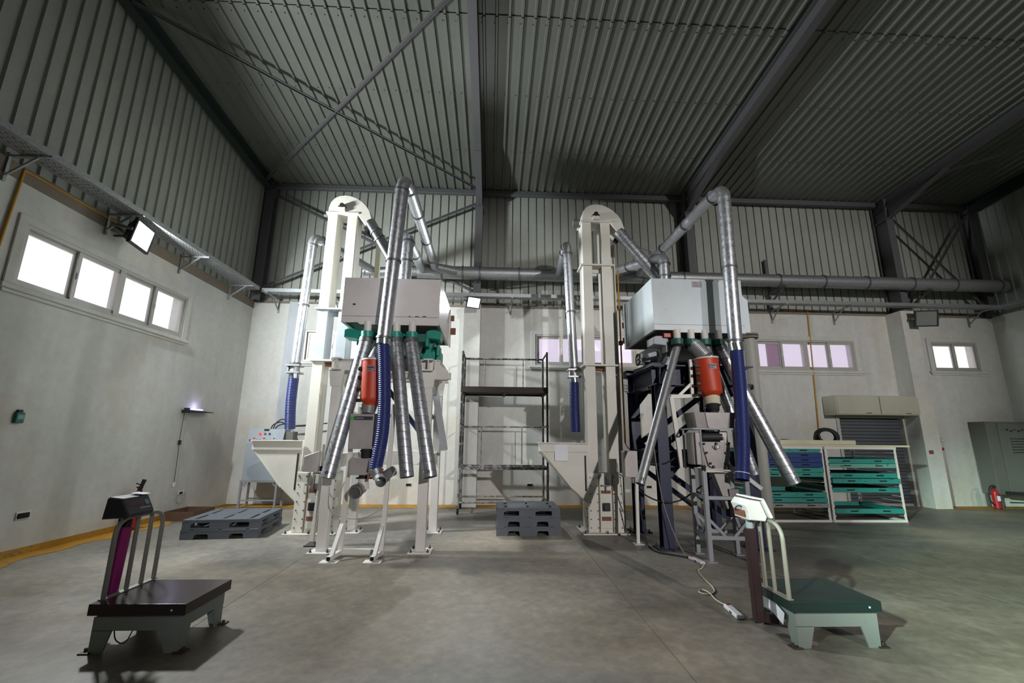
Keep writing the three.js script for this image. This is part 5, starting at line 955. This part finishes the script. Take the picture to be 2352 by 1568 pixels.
plate('light_switch', 'small grey switch plate right of the roller shutter', 'switch', 10.45, 1.46, 0.09, 0.10, mats.cupboard, [bb(-0.025, 0.025, -0.03, 0.03, 0.012, 0.02), mats.plastic]);
plate('alarm_button', 'red alarm button below the switch right of the shutter', 'button', 10.38, 1.29, 0.11, 0.13, mats.plastic, [rod([0.01, -0.03, 0.01], [0.01, -0.03, 0.05], 0.035, 14), mats.red]);
plate('shutter_control', 'brown shutter control box on the right pilaster', 'switch', 9.72, 1.195, 0.10, 0.08, mats.brown);
scene.children.at(-1).position.z = ZB + 0.42;
for (const [x, y, w] of [[-1.77, 0.41, 'right of the left machine legs'], [0.85, 0.42, 'under the scaffold tower'], [3.49, 0.39, 'behind the navy platform']]) plate('wall_socket', 'black double wall socket ' + w, 'socket', x, y, 0.125, 0.06, mats.plastic, [[bb(-0.055, 0.055, -0.024, 0.024, 0.012, 0.016), bb(-0.008, 0.008, -0.008, 0.008, 0.016, 0.018)], mats.blackMatt]);
single('yellow_conduit', 'yellow conduit down the back wall to the cable coil', 'conduit', [rod([7.645, 4.53, ZB + 0.02], [7.52, 1.62, ZB + 0.02], 0.014, 8), rod([7.645, 4.53, ZB + 0.02], [6.75, 4.55, ZB + 0.02], 0.012, 8)], mats.conduit);
single('yellow_conduit', 'yellow conduit down the left wall at the photo edge', 'conduit', [rod([XL + 0.02, 4.43, -4.91], [XL + 0.02, 0.4, -4.7], 0.015, 8), rod([XL + 0.02, 4.43, -4.91], [XL + 0.02, 4.43, -6.4], 0.012, 8)], mats.conduit);

// ---------------------------------------------------------------- left end
{
  const t = thing('control_console', 'blue grey control console with red lamps behind the left hopper', 'console', [-4.64, 0, -9.55]);
  part(t, 'cabinet', bb(-4.99, -4.28, 0.535, 1.27, -9.85, -9.50, 0.006), mats.console);
  const p = part(t, 'sloped_panel', prismX([[9.50, 1.27], [9.85, 1.27], [9.85, 1.55], [9.58, 1.55]], -4.99, -4.28), mats.console);
  const at = (x, s, off) => V(x, 1.27 + 0.28 * s + off * 0.27, -9.50 - 0.08 * s + off * 0.96), nrm = V(0, 0.27, 0.96);
  const btn = (x, s, r, m, n) => part(p, n, rod(at(x, s, 0).toArray(), at(x, s, 0.02).toArray(), r, 12), m);
  [[-4.93, 'buttonGreen'], [-4.86, 'redLamp'], [-4.80, 'buttonRed'], [-4.73, 'buttonGreen'], [-4.66, 'redLamp'], [-4.60, 'buttonRed'], [-4.52, 'buttonGreen'], [-4.46, 'buttonDark'], [-4.40, 'buttonRed']].forEach(([x, m]) => btn(x, 0.18, m === 'redLamp' ? 0.026 : 0.017, mats[m], m === 'redLamp' ? 'signal_lamp' : 'push_button'));
  btn(-4.76, 0.64, 0.024, mats.redLamp, 'signal_lamp'); btn(-4.66, 0.64, 0.02, mats.buttonRed, 'push_button'); btn(-4.57, 0.64, 0.02, mats.buttonDark, 'push_button');
  part(p, 'display_plate', bar(at(-4.70, 0.92, 0.004).toArray(), at(-4.60, 0.92, 0.004).toArray(), 0.006, 0.04, 0), mats.buttonDark);
  for (const x of [-4.86, -4.66, -4.46]) part(p, 'label_tag', bar(at(x - 0.02, 0.32, 0.003).toArray(), at(x + 0.02, 0.32, 0.003).toArray(), 0.004, 0.012, 0), mats.buttonDark);
  for (const x of [-5.0, -4.30]) for (const z of [-9.52, -9.83]) part(t, 'table_leg', bar([x, 0, z], [x, 0.50, z], 0.035, 0.035), mats.standGrey);
  part(t, 'table_frame', [bb(-5.02, -4.28, 0.50, 0.535, -9.85, -9.50), bb(-5.0, -4.3, 0.14, 0.165, -9.53, -9.51), bb(-5.0, -4.3, 0.14, 0.165, -9.84, -9.82)], mats.standGrey);
  part(t, 'corner_brace', [bar([-5.0, 0.40, -9.52], [-4.90, 0.50, -9.52], 0.02, 0.02), bar([-4.30, 0.40, -9.52], [-4.40, 0.50, -9.52], 0.02, 0.02)], mats.standGrey);
  part(t, 'side_box', bb(-4.28, -4.12, 1.24, 1.50, -9.82, -9.60, 0.004), mats.cabinetGrey);
  part(t, 'cable_bundle', [[0, 0.10], [0.05, 0.16], [0.09, 0.06]].map(([dx, up]) => sweep(smooth([[-4.66 + dx, 1.55, -9.75], [-4.62 + dx, 1.58 + up * 0.6, -9.76], [-4.50 + dx, 1.60 + up, -9.8], [-4.30, 1.63, -9.85], [-3.4, 1.70, -9.9], [-2.6, 1.70, -9.9]], 30), 0.012, { seg: 8 })), mats.cable);
}
{
  const t = thing('cable_riser', 'steel cable trunk up the back wall behind the left drop pipe', 'trunk', [-4.35, 0, ZB]);
  part(t, 'cover', bb(-4.72, -4.44, 1.55, 4.45, ZB, ZB + 0.06, 0.006), mats.paleGrey);
}
{
  const t = thing('cardboard_box', 'flat brown cardboard box on the floor by the left wall', 'box', [-5.2, 0, -8.4]), x0 = -5.46, x1 = -4.98, z0 = -8.72, z1 = -8.12, h = 0.15;
  part(t, 'wall', [bb(x0, x0 + 0.006, 0.004, h, z0, z1), bb(x1 - 0.006, x1, 0.004, h, z0, z1), bb(x0, x1, 0.004, h, z0, z0 + 0.006), bb(x0, x1, 0.004, h, z1 - 0.006, z1)], mats.carton); part(t, 'bottom', bb(x0, x1, 0.002, 0.008, z0, z1), mats.carton);
}
{
  const t = thing('insect_lamp', 'small black wall lamp glowing violet with a hanging cord', 'lamp', [XL, 1.84, -8.55]);
  part(t, 'tray', prismX([[8.28, 1.80], [8.95, 1.83], [8.95, 1.842], [8.28, 1.85]], XL + 0.005, XL + 0.16), mats.black);
  part(t, 'glowing_tube', rod([XL + 0.05, 1.868, -8.38], [XL + 0.05, 1.876, -8.78], 0.013, 10), mats.violetGlow);
  part(t, 'end_cap', bb(XL + 0.02, XL + 0.09, 1.845, 1.89, -8.37, -8.31, 0.004), mats.black);
  const l = new THREE.PointLight(new THREE.Color(0.62, 0.58, 1.0), 0.07); l.name = 'insect_lamp_light'; l.position.set(0.10, 0.07, -0.05); t.add(l);
  part(t, 'cord', sweep(smooth([[XL + 0.03, 1.82, -8.32], [XL + 0.02, 1.4, -8.33], [XL + 0.02, 0.8, -8.36], [XL + 0.02, 0.56, -8.37]], 20), 0.005, { seg: 6 }), mats.cable);
  part(t, 'inline_switch', bb(XL + 0.008, XL + 0.035, 1.24, 1.32, -8.36, -8.32, 0.004), mats.black); part(t, 'plug', bb(XL + 0.006, XL + 0.035, 0.53, 0.60, -8.39, -8.355, 0.004), mats.whitePlastic);
}
const sideplate = (name, label, cat, y, z, geos) => { const t = thing(name, label, cat, [XL, y, z], 0, undefined, true); for (const [n, g, m] of geos) part(t, n, g, m); };
sideplate('wall_socket', 'black double socket low on the left wall near the camera', 'socket', 0.455, -5.85, [['plate', bb(0, 0.014, -0.045, 0.045, -0.085, 0.085, 0.004), mats.plastic], ['insert', bb(0.012, 0.03, -0.03, 0.03, -0.06, 0.075, 0.008), mats.blackMatt]]);
sideplate('wall_socket', 'white socket with a loose wire low on the left wall', 'socket', 0.40, -8.60, [['plate', bb(0, 0.02, -0.03, 0.03, -0.07, 0.05, 0.004), mats.whitePlastic], ['insert', bb(0.018, 0.03, -0.02, 0.02, -0.02, 0.05), mats.black], ['wire', sweep(smooth([[0.02, -0.02, 0.08], [0.02, -0.13, 0.10], [0.02, -0.19, -0.02], [0.02, -0.1, -0.12], [0.02, 0.0, -0.1]], 20), 0.004, { seg: 6 }), mats.cableGrey]]);
sideplate('wall_thermostat', 'small green grey box on the left wall at the photo edge', 'thermostat', 1.60, -5.52, [['body', bb(0, 0.04, -0.075, 0.05, -0.05, 0.05, 0.01), mats.greenDark], ['cap', bb(0, 0.03, 0.05, 0.08, -0.03, 0.03, 0.008), mats.black], ['label_strip', bb(0.04, 0.042, -0.03, 0.02, -0.035, 0.035), mats.tealPale]]);

// ---------------------------------------------------------------- small gear round the machines
{
  const t = thing('switch_box', 'small sloped steel switch box on a white post beside the left elevator', 'box', [-2.45, 0, -6.4]);
  part(t, 'box', prism([[-2.55, 0.94], [-2.36, 0.93], [-2.35, 1.21], [-2.545, 1.14]].reverse().reverse(), -6.45, -6.35, 0.004), mats.steel);
  part(t, 'side_plate', bb(-2.34, -2.24, 0.98, 1.30, -6.46, -6.43), mats.cream);
  part(t, 'gland', bb(-2.335, -2.30, 0.94, 1.01, -6.44, -6.38, 0.004), mats.black);
  part(t, 'post', bar([-2.345, 0.01, -6.39], [-2.30, 0.90, -6.39], 0.055, 0.045), mats.white);
  part(t, 'post_arm', [bar([-2.40, 0.915, -6.40], [-2.20, 0.925, -6.40], 0.03, 0.02), ...rod([-2.47, 0.75, -6.42], [-2.47, 0.94, -6.42], 0.008, 6), ...rod([-2.42, 0.70, -6.42], [-2.42, 0.94, -6.42], 0.008, 6)], mats.steelDull);
  part(t, 'foot', [bb(-2.42, -2.27, 0, 0.012, -6.47, -6.31), frustum([-2.41, -2.28, 0.012, -6.45, -6.33], [-2.36, -2.33, 0.06, -6.41, -6.37])], mats.black);
}
{
  const t = thing('switch_box', 'square steel switch box on a white post beside the right elevator', 'box', [2.05, 0, -6.5]);
  part(t, 'box', bb(1.90, 2.09, 0.88, 1.245, -6.62, -6.46, 0.008), mats.steel); part(t, 'door_edge', bb(1.895, 1.90, 0.90, 1.22, -6.60, -6.48), mats.steelDull);
  part(t, 'gland', rod([2.03, 0.80, -6.52], [2.03, 0.88, -6.52], 0.025, 10), mats.steelDull);
  part(t, 'post', bar([2.045, 0.008, -6.48], [2.065, 0.88, -6.48], 0.042, 0.042), mats.white); part(t, 'foot', bb(1.98, 2.11, 0, 0.008, -6.55, -6.41), mats.white);
}
function wireBasket(label, x0, x1, y, z) {
  const t = thing('wire_basket', label, 'basket', [(x0 + x1) / 2, y, z]); const g = [];
  for (const yy of [0, 0.05, 0.10]) g.push(rod([x0, y + yy, z], [x1, y + yy - 0.03, z], 0.003, 5), rod([x0, y + yy, z - 0.1], [x1, y + yy - 0.03, z - 0.1], 0.003, 5));
  for (let k = 0; k <= 6; k++) { const x = x0 + ((x1 - x0) * k) / 6; g.push(rod([x, y - 0.005 * k, z], [x, y + 0.10 - 0.005 * k, z], 0.003, 5), rod([x, y - 0.005 * k, z - 0.1], [x, y - 0.005 * k, z], 0.003, 5)); }
  part(t, 'wire_mesh', g, mats.clampSteel);
}
wireBasket('wire cable basket beside the left elevator trunk', -2.50, -2.18, 2.36, -6.98);
wireBasket('wire cable basket between the right elevator and navy platform', 2.10, 2.40, 2.16, -7.0);
const wire = (name, label, pts, r, m, n = 40) => single(name, label, 'cable', sweep(smooth(pts, n), r, { seg: 7 }), m);
wire('power_cable', 'thin cable sagging between the legs of the white feeder stand', [[-2.05, 0.78, -6.0], [-2.0, 0.52, -5.95], [-1.78, 0.42, -5.93], [-1.52, 0.44, -5.92], [-1.30, 0.62, -5.90], [-1.29, 0.72, -5.885]], 0.006, mats.cableGrey);
wire('power_cable', 'thin cable hanging from the left feeder box to the platform leg', [[-1.72, 1.20, -5.83], [-1.80, 0.95, -5.9], [-1.93, 0.68, -5.96], [-2.0, 0.66, -5.98], [-2.03, 0.70, -6.0]], 0.005, mats.cableGrey);
wire('power_cable', 'black cable sagging from the right switch box to the grey stand', [[2.05, 0.82, -6.50], [2.10, 0.70, -6.45], [2.28, 0.60, -6.09], [2.50, 0.62, -6.08], [2.70, 0.74, -6.06], [2.95, 0.92, -6.05]], 0.010, mats.cable);
wire('power_cable', 'thin pale cord hanging down in front of the navy platform leg', [[2.20, 1.32, -6.08], [2.22, 1.0, -6.07], [2.27, 0.6, -6.05], [2.36, 0.2, -5.95], [2.42, 0.02, -5.80], [2.44, 0.03, -5.70]], 0.006, mats.cableGrey);
wire('power_cable', 'dark cable lying on the floor round the navy platform foot', [[2.10, 0.55, -6.52], [2.16, 0.2, -6.56], [2.17, 0.012, -6.50], [2.13, 0.012, -6.22], [2.14, 0.012, -5.98], [2.28, 0.012, -5.84], [2.43, 0.014, -5.69]], 0.010, mats.cable);
wire('power_cable', 'dark cable bent between the right switch box and navy platform', [[2.06, 1.14, -6.63], [2.16, 1.08, -6.35], [2.36, 1.10, -6.09], [2.55, 1.22, -6.08], [2.56, 1.24, -5.97]], 0.010, mats.cable);
function powerStrip(label, a, b) {
  const A = V(...a), B = V(...b), d = B.clone().sub(A), t = thing('power_strip', label, 'power strip', a), at = (s, y) => A.clone().addScaledVector(d, s).add(V(0, y, 0)).toArray();
  part(t, 'body', bar(at(0, 0.018), at(1, 0.018), 0.062, 0.034, 0.012), mats.whitePlastic);
  part(t, 'switch', bar(at(0.06, 0.038), at(0.16, 0.038), 0.03, 0.01), mats.red);
  for (const s of [0.32, 0.52, 0.72]) part(t, 'outlet', disc(V(...at(s, 0.0356)), V(0, 1, 0), 0.018, 14), mats.cupboard);
  part(t, 'side_mark', bar(at(0.5, 0.018), at(0.66, 0.018), 0.066, 0.012, 0), mats.buttonDark);
}
powerStrip('white power strip on the floor at the foot of the grey stand', [2.425, 0, -5.69], [2.46, 0, -5.43]);
powerStrip('white power strip on the floor left of the right platform scale', [2.045, 0, -4.12], [2.02, 0, -3.86]);
wire('extension_cord', 'pale extension cord curling between the two power strips', [[2.46, 0.02, -5.42], [2.373, 0.008, -5.28], [2.30, 0.008, -5.21], [2.216, 0.008, -4.89], [2.173, 0.008, -4.62], [2.12, 0.008, -4.49], [2.023, 0.008, -4.43], [1.978, 0.008, -4.50], [2.03, 0.012, -4.55], [2.05, 0.018, -4.45], [2.036, 0.008, -4.29], [2.045, 0.014, -4.13]], 0.006, mats.board, 90);
{
  const t = thing('pull_handle', 'thin bent steel rod beside the right elevator spout', 'rod', [2.45, 4.6, -7.2]);
  part(t, 'rod', [rod([2.22, 4.86, -7.22], [2.76, 4.66, -7.22], 0.008, 6), rod([2.76, 4.66, -7.22], [2.73, 4.45, -7.22], 0.010, 6)], mats.clampSteel);
}
renderer.render(scene, camera);
